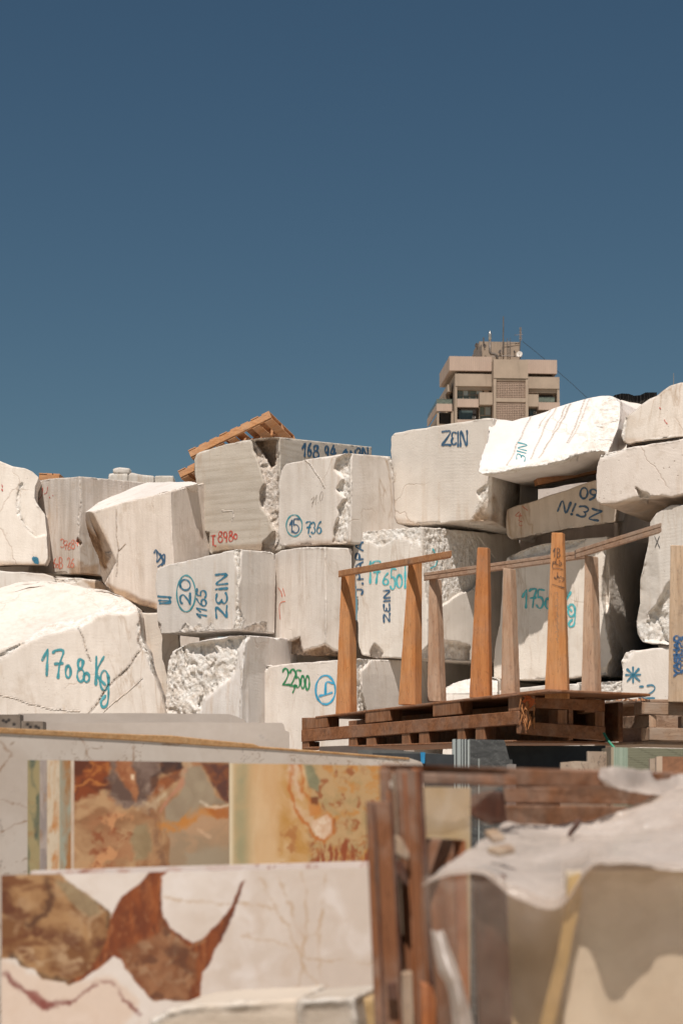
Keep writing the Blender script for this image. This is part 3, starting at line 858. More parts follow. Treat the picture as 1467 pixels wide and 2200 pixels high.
b = block('block with a coarse fractured left corner below the block marked 20',
    [(362, 1422), (372, 1398), (395, 1386), (440, 1374), (490, 1366), (528, 1364), (524, 1420), (519, 1480), (518, 1560), (515, 1800), (352, 1800), (354, 1530), (357, 1480), (358, 1450)],
    [(362, 1420, 21.3), (524, 1368, 20.85), (520, 1600, 20.85)], (526, 1366), (640, 1375, 21.9), stone_mat('marble_fractured', cool, .3, .2, dirt=.2, seed=11), seed=11,
    ops=[('rough', [(350, 1400), (390, 1380), (430, 1385), (480, 1372), (522, 1360), (535, 1366), (516, 1400), (512, 1440), (498, 1462), (470, 1480), (440, 1505), (430, 1545), (350, 1560)], .05, 10, .09),
         ('groove', [(519, 1420), (519, 1480), (518, 1540)], 1.6, .012, .15)])

b = block('clean block marked 22,500 in green with a blue circled sign',
    [(560, 1437), (572, 1431), (600, 1428), (640, 1424), (700, 1420), (766, 1416), (769, 1450), (772, 1520), (774, 1800), (540, 1800), (544, 1600), (548, 1545), (549, 1510), (555, 1480), (553, 1455)],
    [(560, 1435, 21.3), (766, 1416, 20.7), (766, 1600, 20.7)], (766, 1416), (1010, 1421, 23.0), stone_mat('marble_clean', pale, .2, .35, (0, 0.1, 0.2), dirt=.1, seed=12), seed=12,
    ops=[('rough', [(556, 1430), (590, 1427), (580, 1436), (560, 1443)], .03, 3, .02), ('stain_shade', [(583, 1432), (590, 1432), (588, 1600), (580, 1600)], .15),
         ('rough', [(764, 1412), (800, 1414), (786, 1430), (776, 1440), (778, 1490), (786, 1530), (772, 1540), (766, 1480)], .05, 5, .02)])
write_on(b, gb('2', 606, 1436, 622, 1472) + gb('2', 622, 1438, 637, 1474) + gb(',', 628, 1470, 636, 1486) + gb('5', 634, 1440, 646, 1477) + gb('0', 646, 1452, 655, 1479) + gb('0', 656, 1452, 665, 1482), GREEN, 4.6)
write_on(b, [[(699 + 21 * math.cos(t / 14 * 2 * math.pi + 2.4), 1482 + 31 * math.sin(t / 14 * 2 * math.pi + 2.4)) for t in range(15)], [(714, 1468), (706, 1465), (700, 1468), (699, 1490)], [(712, 1488), (700, 1492), (687, 1495)]], SKYB, 5.2)

b = block('tall block lettered J.PAPA and ZEIN sideways behind the orange posts',
    [(768, 1148), (785, 1142), (830, 1138), (870, 1135), (906, 1132), (914, 1200), (918, 1300), (920, 1412), (860, 1415), (800, 1412), (776, 1407), (768, 1380), (766, 1320), (764, 1260), (758, 1225), (752, 1205), (756, 1172)],
    [(768, 1148, 21.45), (910, 1132, 21.1), (912, 1400, 21.1)], (906, 1132), (1115, 1150, 22.5), stone_mat('marble_papa', (0.72, 0.655, 0.59), .3, .25, dirt=.25, seed=13), seed=13,
    ops=[('rough', [(760, 1140), (790, 1138), (906, 1128), (906, 1190), (896, 1165), (885, 1182), (878, 1165), (850, 1160), (838, 1166), (825, 1172), (812, 1178), (795, 1166), (780, 1160), (764, 1170)], .025, 6, .015),
         ('rough', [(906, 1130), (1015, 1140), (1060, 1200), (1010, 1260), (960, 1290), (925, 1310), (914, 1240)], .012, 16, .018),
         ('rough', [(796, 1400), (804, 1385), (815, 1390), (825, 1402), (820, 1420), (796, 1420)], .08, 3, .02, .5),
         ('rough', [(905, 1400), (930, 1378), (985, 1382), (1010, 1390), (1010, 1420), (905, 1420)], .05, 5, .02, .3)])
write_on(b, gline('J.PAPA', (779, 1277), (0, -17.5), (-15, 0), .22), NAVY, 4.2)
write_on(b, gb('1', 791, 1206, 799, 1252) + gb('7', 800, 1206, 818, 1252) + gb('6', 822, 1232, 835, 1256) + gb('5', 838, 1222, 850, 1266) + gb('0', 851, 1235, 864, 1262) + gb('|', 868, 1210, 872, 1262), TEAL2, 5)
write_on(b, gline('ZEIN', (837, 1336), (0, -18), (-13, 1), .2), NAVY, 3.8)
write_on(b, [[(930, 1180), (938, 1200), (936, 1214), (926, 1220)]], TEAL2, 4)

b = block('block marked with a circled 15 and 7.36 beside a rough corner ridge',
    [(598, 1040), (603, 1012), (612, 997), (660, 986), (720, 976), (754, 974), (755, 1060), (752, 1167), (700, 1170), (640, 1172), (600, 1173), (596, 1150), (598, 1100)],
    [(598, 1000, 22.0), (754, 974, 21.3), (754, 1160, 21.3)], (754, 974), (845, 981, 21.8), stone_mat('marble_fifteen', (0.68, 0.61, 0.54), .35, .5, (0, -0.7, 0.1), dirt=.2, seed=14), seed=14,
    ops=[('rough', [(736, 974), (756, 974), (752, 1010), (753, 1060), (752, 1110), (745, 1168), (712, 1168), (718, 1135), (728, 1115), (722, 1090), (738, 1070), (722, 1050), (738, 1030), (716, 1008), (722, 985)], .06, 6, .04),
         ('rough', [(833, 980), (850, 980), (850, 1060), (842, 1040)], .05, 3, .02), ('stain_shade', [(640, 1163), (755, 1158), (755, 1180), (600, 1180)], .5),
         ('groove', [(655, 985), (668, 1000), (690, 1030), (700, 1048)], 1.2, .004, .35)])
write_on(b, [[(632 + 17 * math.cos(t / 14 * 2 * math.pi - 1.2), 1129 + 23 * math.sin(t / 14 * 2 * math.pi - 1.2)) for t in range(16)]], TEAL, 3.2)
write_on(b, gb('1', 623, 1118, 630, 1143) + gb('5', 628, 1115, 644, 1145), NAVY, 3.2)
write_on(b, gb('7', 658, 1121, 668, 1145) + gb('3', 669, 1122, 678, 1146) + gb('6', 680, 1121, 691, 1146) + [[(665, 1151), (667, 1153)]], BLUE, 3.4)
write_on(b, gline('71.0', (667, 1092), (7, -5), (2, -20)), PENC, 1.2)

b = block('grey travertine-like block marked T.8980 in red with a dark broken corner, pallet on top',
    [(416, 985), (418, 976), (427, 970), (470, 959), (520, 946), (560, 941), (600, 939), (601, 1060), (601, 1182), (560, 1184), (500, 1186), (452, 1191), (447, 1180), (441, 1160), (430, 1140), (424, 1125), (425, 1090), (421, 1060), (420, 1030), (417, 1000)],
    [(416, 985, 22.9), (600, 940, 22.3), (600, 1170, 22.3)], (600, 939), (800, 960, 23.6), stone_mat('travertine_grey', grey, .7, .3, (0, 1.4, 0), pits=.7, dirt=.3, seed=15, horiz=True), seed=15,
    ops=[('rough', [(540, 944), (600, 938), (602, 1190), (560, 1192), (566, 1165), (590, 1140), (560, 1090), (560, 1060), (568, 1040), (556, 1000), (545, 965)], .10, 6, .05, .3),
         ('rough', [(545, 946), (598, 940), (594, 1000), (582, 1010), (566, 975)], .28, 5, .05, .75),
         ('rough', [(428, 1138), (450, 1145), (447, 1192), (428, 1192)], .12, 3, .03, .7),  # corner recesses coloured darker brown
         ('stain_shade', [(455, 1170), (600, 1165), (600, 1190), (450, 1195)], .5), ('groove', [(478, 1095), (500, 1097), (502, 1110), (498, 1120)], 1.4, .01, .2)])
write_on(b, gb('T', 454, 1150, 462, 1171) + gb('.', 461, 1168, 464, 1172) + gb('8', 468, 1142, 479, 1165) + gb('9', 480, 1142, 490, 1164) + gb('8', 491, 1141, 501, 1163) + gb('0', 502, 1147, 510, 1158), RED, 3.0)
write_on(b, gb('1', 650, 953, 659, 980) + gb('6', 661, 953, 669, 980) + gb('8', 672, 957, 686, 984), NAVY, 4.4)
write_on(b, gb('9', 698, 957, 707, 985) + gb('4', 710, 957, 721, 985), NAVY, 4.4)
write_on(b, gb('4', 736, 966, 748, 984) + gb('N', 752, 968, 764, 985) + gb('3', 766, 962, 776, 984) + gb('N', 778, 962, 791, 982), NAVY, 4.4)

b = block('smooth pale block lettered ZEIN upright against the sky',
    [(839, 940), (846, 930), (900, 921), (960, 911), (1010, 904), (1044, 898), (1060, 899), (1062, 980), (1062, 1112), (1020, 1118), (960, 1123), (900, 1127), (852, 1126), (846, 1112), (844, 1060), (839, 1000)],
    [(839, 940, 21.9), (1050, 898, 21.0), (1050, 1110, 21.0)], (1056, 899), (1150, 912, 22.4), stone_mat('marble_smooth', (0.73, 0.665, 0.605), .12, .12, dirt=.06, seed=16), seed=16, wob=.008,
    ops=[('slope', [(1000, 1120), (1030, 1085), (1044, 1050), (1060, 1020), (1110, 1020), (1110, 1140), (1000, 1140)], (1046, 1030), (1008, 1122), .9, .04, .5),
         ('stain_shade', [(1008, 1122), (1034, 1085), (1060, 1060), (1075, 1090), (1070, 1130)], .9),
         ('rough', [(1022, 1060), (1040, 1045), (1050, 1040), (1046, 1070), (1034, 1085)], .03, 4, .02), ('stain_shade', [(846, 1112), (900, 1120), (900, 1130), (846, 1130)], .4)])
write_on(b, gb('Z', 949, 926, 968, 957) + gb('e', 969, 928, 980, 955) + gb('I', 981, 927, 986, 958) + gb('N', 988, 926, 1004, 958), NAVY, 4.6)

b = block('tilted bright block with rusty diagonal streaks resting on top of the stack',
    [(1050, 909), (1068, 901), (1100, 904), (1140, 894), (1200, 873), (1250, 858), (1290, 850), (1310, 850), (1326, 859), (1331, 880), (1326, 920), (1312, 955), (1304, 974), (1290, 968), (1262, 972), (1240, 976), (1210, 988), (1170, 1000), (1130, 1004), (1100, 1008), (1070, 1015), (1034, 1019), (1026, 1014), (1031, 985), (1040, 960), (1046, 935)],
    [(1030, 1015, 20.4), (1300, 970, 20.2), (1250, 858, 21.0)], (1034, 1019), (1155, 1052, 22.4), stone_mat('marble_rusty', (0.76, 0.70, 0.65), .1, .2, dirt=.1, seed=17), side=False, seed=17,
    ops=[('rough', [(1296, 850), (1332, 856), (1332, 900), (1306, 980), (1280, 975), (1235, 980), (1240, 960), (1262, 945), (1275, 905), (1290, 870)], .03, 8, .03),
         ('rough', [(1026, 1012), (1060, 1004), (1100, 998), (1170, 990), (1240, 968), (1240, 990), (1100, 1016), (1026, 1025)], .008, 5, .008)] +
        [('groove', pts, w, .002, s) for pts, w, s in (([(1258, 858), (1246, 885), (1228, 925), (1218, 950)], 1.2, .45), ([(1268, 856), (1250, 895), (1222, 950)], 1.0, .35), ([(1227, 868), (1206, 905), (1175, 955), (1158, 985)], 1.4, .5), ([(1218, 872), (1200, 905), (1185, 930)], 1.0, .4),
                                            ([(1195, 875), (1170, 915), (1150, 960), (1140, 985)], 1.2, .4), ([(1142, 890), (1124, 925), (1104, 970), (1088, 1000)], 1.2, .45), ([(1180, 880), (1164, 905), (1158, 918)], .8, .35))])
write_on(b, gline('NIE', (1113, 950), (-2, 14), (19, 5), .2), TEAL, 2.8)

b = block('white sunlit block squeezed between the rusty streaked block and the top right block',
    [(1322, 862), (1334, 859), (1352, 864), (1380, 869), (1420, 900), (1420, 975), (1286, 990), (1290, 968), (1312, 930), (1326, 885)],
    [(1300, 975, 20.7), (1400, 975, 20.7), (1350, 866, 21.9)], (1420, 930), (1430, 950, 23.5), stone_mat('marble_white_gap', pale, .1, .15, seed=18), side=False, seed=18, wob=.02,
    ops=[('rough', [(1300, 940), (1334, 930), (1340, 960), (1300, 980)], .02, 5, .04)])

b = block('top right block with brown vertical stains and a curved broken top edge',
    [(1376, 870), (1395, 856), (1410, 850), (1424, 838), (1437, 829), (1460, 822), (1540, 812), (1620, 815), (1620, 915), (1540, 926), (1467, 938), (1400, 946), (1350, 955), (1338, 950), (1335, 935), (1337, 915), (1343, 897), (1366, 879)],
    [(1340, 950, 19.8), (1600, 950, 19.4), (1400, 860, 19.8)], (1345, 956), (1362, 962, 21.6), stone_mat('marble_brown_streak', (0.66, 0.575, 0.49), .75, .5, (0, -0.15, 0), dirt=.3, seed=19), side=False, seed=19,
    ops=[('stain_shade', [(1335, 945), (1380, 942), (1375, 962), (1335, 962)], .8), ('rough', [(1334, 900), (1346, 893), (1342, 925), (1344, 950), (1334, 950)], .03, 3, .02)])
write_on(b, [[(1430, 908), (1432, 910)], [(1426, 902), (1428, 906)], [(1416, 876), (1418, 878)]], RED, 2.2)

b = block('pitted block at the right edge with a notch in its broken lower edge',
    [(1289, 978), (1310, 971), (1352, 961), (1400, 953), (1467, 942), (1540, 930), (1620, 918), (1620, 1050), (1540, 1058), (1467, 1062), (1440, 1068), (1420, 1064), (1393, 1068), (1372, 1066), (1340, 1076), (1316, 1084), (1284, 1082), (1279, 1070), (1279, 1020), (1283, 995)],
    [(1289, 978, 19.85), (1600, 950, 19.4), (1300, 1080, 19.85)], (1284, 1082), (1390, 1122, 21.4), stone_mat('marble_pitted', (0.71, 0.62, 0.54), .1, .1, pits=.8, dirt=.3, seed=20), side=False, seed=20,
    ops=[('rough', [(1361, 1042), (1374, 1056), (1393, 1066), (1392, 1086), (1376, 1080)], .10, 2, .02, .1), ('rough', [(1288, 972), (1345, 962), (1330, 976), (1290, 986)], .02, 5, .02),
         ('stain_shade', [(1280, 1078), (1620, 1052), (1620, 1140), (1280, 1140)], .55)])

b = block('shaded block with upside-down ZEIN and 60 wedged below the rusty streaked block',
    [(1088, 1094), (1110, 1086), (1150, 1075), (1200, 1058), (1250, 1040), (1290, 1028), (1340, 1018), (1320, 1122), (1260, 1130), (1200, 1140), (1140, 1152), (1098, 1160), (1088, 1152), (1086, 1120)],
    [(1088, 1094, 21.5), (1300, 1040, 20.8), (1200, 1140, 21.15)], (1310, 1123), (1334, 1121, 22.8), stone_mat('marble_wedged', (0.66, 0.56, 0.47), .5, .6, (0, 0.12, 0), dirt=.35, seed=21), side=False, seed=21)
b2 = b
write_on(b, gline('ZeiN', (1293, 1098), (-21, -5.5), (-9, 22), .3), NAVY, 4.6)
write_on(b, gline('60', (1283, 1053), (-17, -3), (-3, 23), .15), NAVY, 4.6)
write_on(b, gb('C', 1113, 1120, 1122, 1130) + gb('4', 1106, 1100, 1120, 1114) + [[(1122, 1088), (1132, 1096)], [(1114, 1117), (1115, 1119)]], REDL, 2.2)

b = block('wide block marked 175 in turquoise behind the middle posts, its right end in shade',
    [(1088, 1199), (1120, 1183), (1150, 1172), (1200, 1163), (1240, 1159), (1304, 1152), (1300, 1190), (1292, 1240), (1291, 1290), (1300, 1340), (1312, 1400), (1320, 1447), (1260, 1453), (1200, 1459), (1130, 1461), (1060, 1458), (1059, 1430), (1064, 1380), (1073, 1340), (1077, 1290), (1078, 1240)],
    [(1088, 1199, 21.35), (1304, 1152, 20.75), (1300, 1440, 20.75)], (1304, 1152), (1412, 1172, 22.6), stone_mat('marble_seventeen', (0.73, 0.66, 0.585), .15, .35, (0, -0.9, 0), dirt=.15, seed=22), seed=22,
    ops=[('rough', [(1312, 1300), (1320, 1330), (1338, 1400), (1342, 1450), (1250, 1462), (1255, 1440), (1300, 1435), (1316, 1410), (1304, 1360), (1300, 1320)], .05, 5, .04, .15),
         ('rough', [(1088, 1197), (1150, 1171), (1260, 1158), (1240, 1174), (1180, 1190), (1100, 1206)], .06, 4, .03),
         ('slope', [(1285, 1150), (1420, 1150), (1420, 1330), (1300, 1330)], (1300, 1150), (1292, 1330), .35, .05, .2)])
write_on(b, gb('1', 1122, 1268, 1136, 1305) + gb('7', 1137, 1266, 1152, 1304) + gb('5', 1152, 1267, 1168, 1307) + gb('0', 1170, 1286, 1182, 1308) + gb('0', 1184, 1286, 1196, 1308) + gb('K', 1212, 1273, 1228, 1312) + gb('g', 1218, 1298, 1238, 1346), TEAL2, 5.4)

b = block('rounded block with a rippled broken bottom and a small X at the right edge',
    [(1396, 1120), (1410, 1100), (1440, 1085), (1620, 1075), (1620, 1392), (1467, 1386), (1400, 1384), (1380, 1378), (1369, 1362), (1366, 1335), (1374, 1295), (1375, 1240), (1384, 1200), (1392, 1165)],
    [(1396, 1120, 19.8), (1600, 1120, 19.4), (1400, 1380, 19.8)], (1380, 1378), (1392, 1382, 22.8), stone_mat('marble_rippled', cool, .3, .2, dirt=.2, seed=23), seed=23, wob=.02,
    ops=[('rough', [(1434, 1250), (1460, 1240), (1460, 1384), (1376, 1380), (1366, 1345), (1392, 1330), (1388, 1318), (1408, 1300)], .07, 8, .10), ('slope', [(1360, 1100), (1420, 1100), (1428, 1250), (1434, 1290), (1360, 1400)], (1420, 1300), (1404, 1100), .5, .03, .0)])
write_on(b, gb('X', 1405, 1152, 1416, 1176), BLACK, 1.4)

b = block('clean low block with a painted star and the number 2 behind the right pallet',
    [(1344, 1404), (1358, 1398), (1400, 1393), (1467, 1388), (1620, 1384), (1620, 1800), (1330, 1800), (1332, 1600), (1333, 1480), (1338, 1440), (1336, 1422)],
    [(1344, 1404, 19.85), (1620, 1404, 19.6), (1340, 1700, 19.85)], (1344, 1404), (1352, 1408, 23.0), stone_mat('marble_star', pale, .15, .1, dirt=.06, seed=24), seed=24,
    ops=[('rough', [(1335, 1398), (1368, 1395), (1350, 1420), (1338, 1445), (1332, 1440)], .05, 4, .03)])
write_on(b, gb('*', 1344, 1434, 1374, 1466), BLUE, 4.6)
write_on(b, [[(1374, 1475), (1380, 1475)], [(1390, 1473), (1400, 1472), (1406, 1478), (1398, 1488), (1374, 1498)], [(1374, 1500), (1404, 1500)]], BLUE, 4.2)

b = block('white broken boulder peeking over the pallet between the middle posts',
    [(957, 1478), (975, 1468), (1005, 1459), (1040, 1452), (1068, 1458), (1072, 1800), (940, 1800)],
    [(957, 1478, 20.0), (1068, 1478, 20.0), (1000, 1700, 19.8)], (1068, 1500), (1078, 1502, 22.0), stone_mat('marble_rubble', pale, .1, .1, seed=25), seed=25,
    ops=[('slope', [(940, 1500), (1080, 1500), (1080, 1440), (940, 1440)], (957, 1490), (1072, 1488), 1.5, .08, .6)])
b = block('low grey-white slab-sided block behind the pallet deck',
    [(1052, 1488), (1120, 1477), (1180, 1472), (1244, 1469), (1248, 1800), (1052, 1800)],
    [(1052, 1488, 20.5), (1248, 1470, 20.3), (1100, 1700, 20.4)], (1246, 1469), (1260, 1472, 22.2), stone_mat('marble_low_deck', cool, .2, .1, seed=26), seed=26)
b = block('low sunlit block left of the block with the painted star',
    [(1238, 1467), (1290, 1465), (1345, 1464), (1345, 1800), (1240, 1800)],
    [(1238, 1467, 20.9), (1345, 1464, 20.7), (1300, 1700, 20.8)], (1345, 1466), (1352, 1468, 22.4), stone_mat('marble_low_sun', cream, .1, .3, seed=27), seed=27,
    ops=[('rough', [(1236, 1464), (1346, 1460), (1346, 1560), (1236, 1560)], .02, 10, .05)])

# distant blocks over the left part of the stack
for lab, pl, se in (('small distant ribbed block topmost of the far white stack', [(243, 1007), (256, 1004), (279, 1006), (280, 1019), (243, 1019)], 31),
                    ('small distant block under the ribbed one, left end of the far white stack', [(233, 1017), (276, 1016), (276, 1080), (233, 1080)], 32),
                    ('small distant block in the middle of the far white stack', [(276, 1019), (284, 1015), (300, 1019), (331, 1022), (331, 1080), (276, 1080)], 33),
                    ('small distant block at the right end of the far white stack', [(333, 1022), (373, 1022), (374, 1080), (333, 1080)], 34)):
    block(lab, pl, [(233, 1010, 34.0), (373, 1010, 34.0), (300, 1060, 34.0)], pl[2], (pl[2][0] + 4, pl[2][1] + 5, 36.0), stone_mat('far_marble_%d' % se, (0.58, 0.53, 0.47), .6, .3, seed=se), seed=se, voxel=.03, chip=.6, amp=.4, group='distant white blocks on the skyline')

# darker blocks standing behind the front ones, seen in the gaps
def filler(lab, poly, D, seed, th=1.3):
    x0 = poly[0][0]
    q = P(poly[0][0], poly[0][1], D) + Vector((.1, th, 0))
    block(lab, poly, [(0, 1000, D), (1467, 1000, D), (700, 1500, D)], poly[0], (HX + q.x / q.y * F, HY - (q.z - CAMZ) / q.y * F, q.y),
          stone_mat('marble_rear_%d' % seed, cream, .4, .3, dirt=.3, seed=seed), (), voxel=.04, seed=seed, side=False)
filler('shaded block seen through the gap above the upside-down ZEIN block', [(1030, 985), (1345, 985), (1345, 1200), (1030, 1200)], 23.5, 61)
filler('shaded block behind the joint between the block marked 15 and the smooth ZEIN block', [(770, 1000), (1000, 1000), (1000, 1220), (770, 1220)], 23.9, 62)
filler('shaded block behind the gap under the leaning wedge block', [(90, 1090), (440, 1090), (440, 1400), (90, 1400)], 25.9, 63)
filler('rear block behind the foot of the travertine block and the block marked 20', [(400, 1010), (620, 1010), (620, 1290), (400, 1290)], 24.9, 64)
filler('shaded rear block behind the gap over the block marked 22,500', [(530, 1330), (960, 1330), (960, 1560), (530, 1560)], 25.2, 65)
filler('shaded rear block behind the gap under the block marked 175', [(1010, 1330), (1440, 1330), (1440, 1800), (1010, 1800)], 23.6, 66)
filler('rear block low at the left edge beneath the blue-dotted block', [(-90, 1150), (105, 1150), (105, 1420), (-90, 1420)], 25.6, 67)
filler('rear block at the right edge behind the pitted block', [(1330, 960), (1620, 960), (1620, 1200), (1330, 1200)], 22.4, 68)
# ---------------------------------------------------------------- pattern slabs
def slab(name, label, cat, poly, D, th, pattern, mat, group=None, res=2.2, lean=0.0, Dr=None, bev=0.004, parent=None, uneven=0.0, zbase=None):
    """a stone slab standing on edge: outline in photo pixels at distance D (Dr at its right end), thickness th;
       pattern(u, v) -> rgb array in the slab's own face coordinates"""
    Dr = D if Dr is None else Dr
    ymax = max(p[1] for p in poly); xm = sum(p[0] for p in poly) / len(poly)
    poly = [(p[0], HY + 1.698 * F / (D if p[0] < xm else Dr)) if p[1] == ymax else p for p in poly]
    xs = [p[0] for p in poly]; ys = [p[1] for p in poly]
    x0, x1, y0, y1 = min(xs), max(xs), min(ys), max(ys)
    a = P(x0, y1, D); 
    def Dat(u): 
        t = (u - x0) / (x1 - x0); return 1 / ((1 - t) / D + t / Dr)
    nx = max(2, int((x1 - x0) / res)); ny = max(2, int(min(y1 - y0, 900) / res / 1.15))
    # conforming grid between the lower and upper outline
    def span(u):
        hits = []
        n = len(poly)
        for i in range(n):
            (ax, ay), (bx, by) = poly[i], poly[(i + 1) % n]
            if (ax - u) * (bx - u) <= 0 and ax != bx:
                hits.append(ay + (by - ay) * (u - ax) / (bx - ax))
        return (min(hits), max(hits)) if hits else (y0, y1)
    us = np.linspace(x0 + 1e-4, x1 - 1e-4, nx + 1)
    V = []; UVp = []
    for u in us:
        t0, t1 = span(u)
        for j in range(ny + 1):
            f_ = j / ny; v = t0 + (t1 - t0) * (f_ * .45 + f_ ** 4 * .55 if y1 - y0 > 900 else f_)
            d = Dat(u)
            V.append(P(u, v, d)); UVp.append((u, v))
    back = P(x1, y0, Dr) - P(x0, y0, D); nrm = Vector((-back.y, back.x, 0)).normalized()
    if nrm.y < 0: nrm = -nrm
    nf = len(V)
    V += [v + nrm * th for v in V[:nf]]
    Fc = []
    W1 = ny + 1
    for i in range(nx):
        for j in range(ny):
            q = [i * W1 + j, (i + 1) * W1 + j, (i + 1) * W1 + j + 1, i * W1 + j + 1]
            Fc.append(q[::-1]); Fc.append([k + nf for k in q])
    ring = [i * W1 for i in range(nx + 1)] + [nx * W1 + j for j in range(1, ny + 1)] + [i * W1 + ny for i in range(nx - 1, -1, -1)] + [j for j in range(ny - 1, 0, -1)]
    for k in range(len(ring)):
        p_, q_ = ring[k], ring[(k + 1) % len(ring)]
        Fc.append([p_, q_, q_ + nf, p_ + nf])
    o = mesh_obj(name, V, Fc, mat, parent)
    if pattern is not None:
        uv = np.array(UVp)
        col = pattern(uv[:, 0], uv[:, 1])
        col = np.clip(np.concatenate([col, col]), 0, 1) ** 1.32 * 0.93
        at = o.data.attributes.new('pattern', 'FLOAT_COLOR', 'POINT')
        at.data.foreach_set('color', np.concatenate([col, np.ones((len(col), 1))], 1).astype(np.float32).ravel())
    if label: tag(o, label, cat, group, 'thing')
    return o

def N2(u, v, sc, seed, oct_=5, ridged=False, ax=1.0, ay=1.0, gain=.55):
    q = np.stack([u / sc * ax, v / sc * ay, np.full(len(u), seed * 1.37)], 1)
    w = np.stack([fbm(q * .9 + 11.3, 3, seed + 71), fbm(q * .9 + 27.9, 3, seed + 72), np.zeros(len(u))], 1)
    q = q + w * .9
    c, s = math.cos(.65), math.sin(.65)
    q = np.stack([q[:, 0] * c + q[:, 1] * s, q[:, 1] * c - q[:, 0] * s, q[:, 2] + .4 * q[:, 0]], 1)
    return fbm(q, oct_, seed, gain, ridged) * 1.25
def lerp(a, b, t):
    return a * (1 - t)[:, None] + np.array(b)[None, :] * t[:, None] if not isinstance(a, tuple) else np.array(a)[None, :] * (1 - t)[:, None] + np.array(b)[None, :] * t[:, None]
def blob(col, u, v, poly, c, soft=6, warp=8, seed=1, amt=1.0, var=None):
    wu = u + warp * N2(u, v, 40, seed, 6); wv = v + warp * N2(u, v, 40, seed + 9, 6)
    s = sstep(sd_poly(wu, wv, poly) / (soft * 1.7) + .5) * amt
    if var is not None:
        t = np.clip(N2(u, v, var[1], seed + 3, 6) * 2.2 + .45, 0, 1)
        cc = lerp(tuple(c), var[0], t)
        cc = cc * (1 - .30 * np.clip(1.25 - np.abs(N2(u, v, var[1] * 1.7, seed + 23, 6)) / .06, 0, 1))[:, None]
        cc = cc * (1 + .22 * N2(u, v, var[1] * .5, seed + 43, 5, ax=.5, ay=1.6))[:, None]
        cc = lerp(cc, tuple(min(.8, x * 1.5 + .08) for x in c), np.clip(N2(u, v, var[1] * .8, seed + 53, 6, True) * 2.2 - 1.0, 0, 1) * .5)
        cc = cc * (1 + .16 * N2(u, v, 14, seed + 33, 3))[:, None]
        rim = np.clip(1 - np.abs(sd_poly(wu, wv, poly) - 2) / 4, 0, 1) * .10 * amt
        return (col * (1 - s)[:, None] + cc * s[:, None]) * (1 - rim)[:, None]
    return lerp(col, c, s)
def vein(col, u, v, pts, w, c, amt=1.0, seed=1, warp=5):
    wu = u + warp * N2(u, v, 30, seed); wv = v + warp * N2(u, v, 30, seed + 4)
    d = np.full(len(u), 1e9)
    for i in range(len(pts) - 1):
        (x0, y0), (x1, y1) = pts[i], pts[i + 1]
        ex, ey = x1 - x0, y1 - y0
        t = np.clip(((wu - x0) * ex + (wv - y0) * ey) / (ex * ex + ey * ey), 0, 1)
        d = np.minimum(d, np.hypot(wu - x0 - t * ex, wv - y0 - t * ey))
    return lerp(col, c, np.clip(1.4 - d / (w * (.75 + .9 * np.abs(N2(u, v, 25, seed + 8)) * 2)), 0, 1) * amt * np.clip(.75 + 1.2 * N2(u, v, 35, seed + 6), 0, 1))

POL = attr_mat('polished_slab', 0.28)
HON = attr_mat('honed_slab', 0.5)
SLABS = 'polished stone slabs standing on edge'

# ---- colours are given as the stone looks in daylight (0-255), turned into surface colours here
def C(r, g, b, k=0.98):
    out = []
    for x in (r, g, b):
        x /= 255.0; l = x / 12.92 if x < .04045 else ((x + .055) / 1.055) ** 2.4
        out.append((l * k / .93) ** (1 / 1.32))
    return tuple(out)
def mott(col, u, v, c, sc, seed, lo=.0, gain=2.0, amt=1.0, mask=None, ax=1.0, ay=1.0, ridged=False):
    t = np.clip((N2(u, v, sc, seed, 6, ridged, ax, ay) - lo) * gain, 0, 1) * amt
    if mask is not None: t = t * mask
    return lerp(col, c, t)
def region(u, v, poly, soft, warp, seed):
    wu = u + warp * N2(u, v, 34, seed, 6); wv = v + warp * N2(u, v, 34, seed + 9, 6)
    return sstep(sd_poly(wu, wv, poly) / soft + .5)
def over(col, c2, m): return col * (1 - m)[:, None] + c2 * m[:, None]
def full(u, c): return np.tile(np.array(c)[None, :], (len(u), 1))
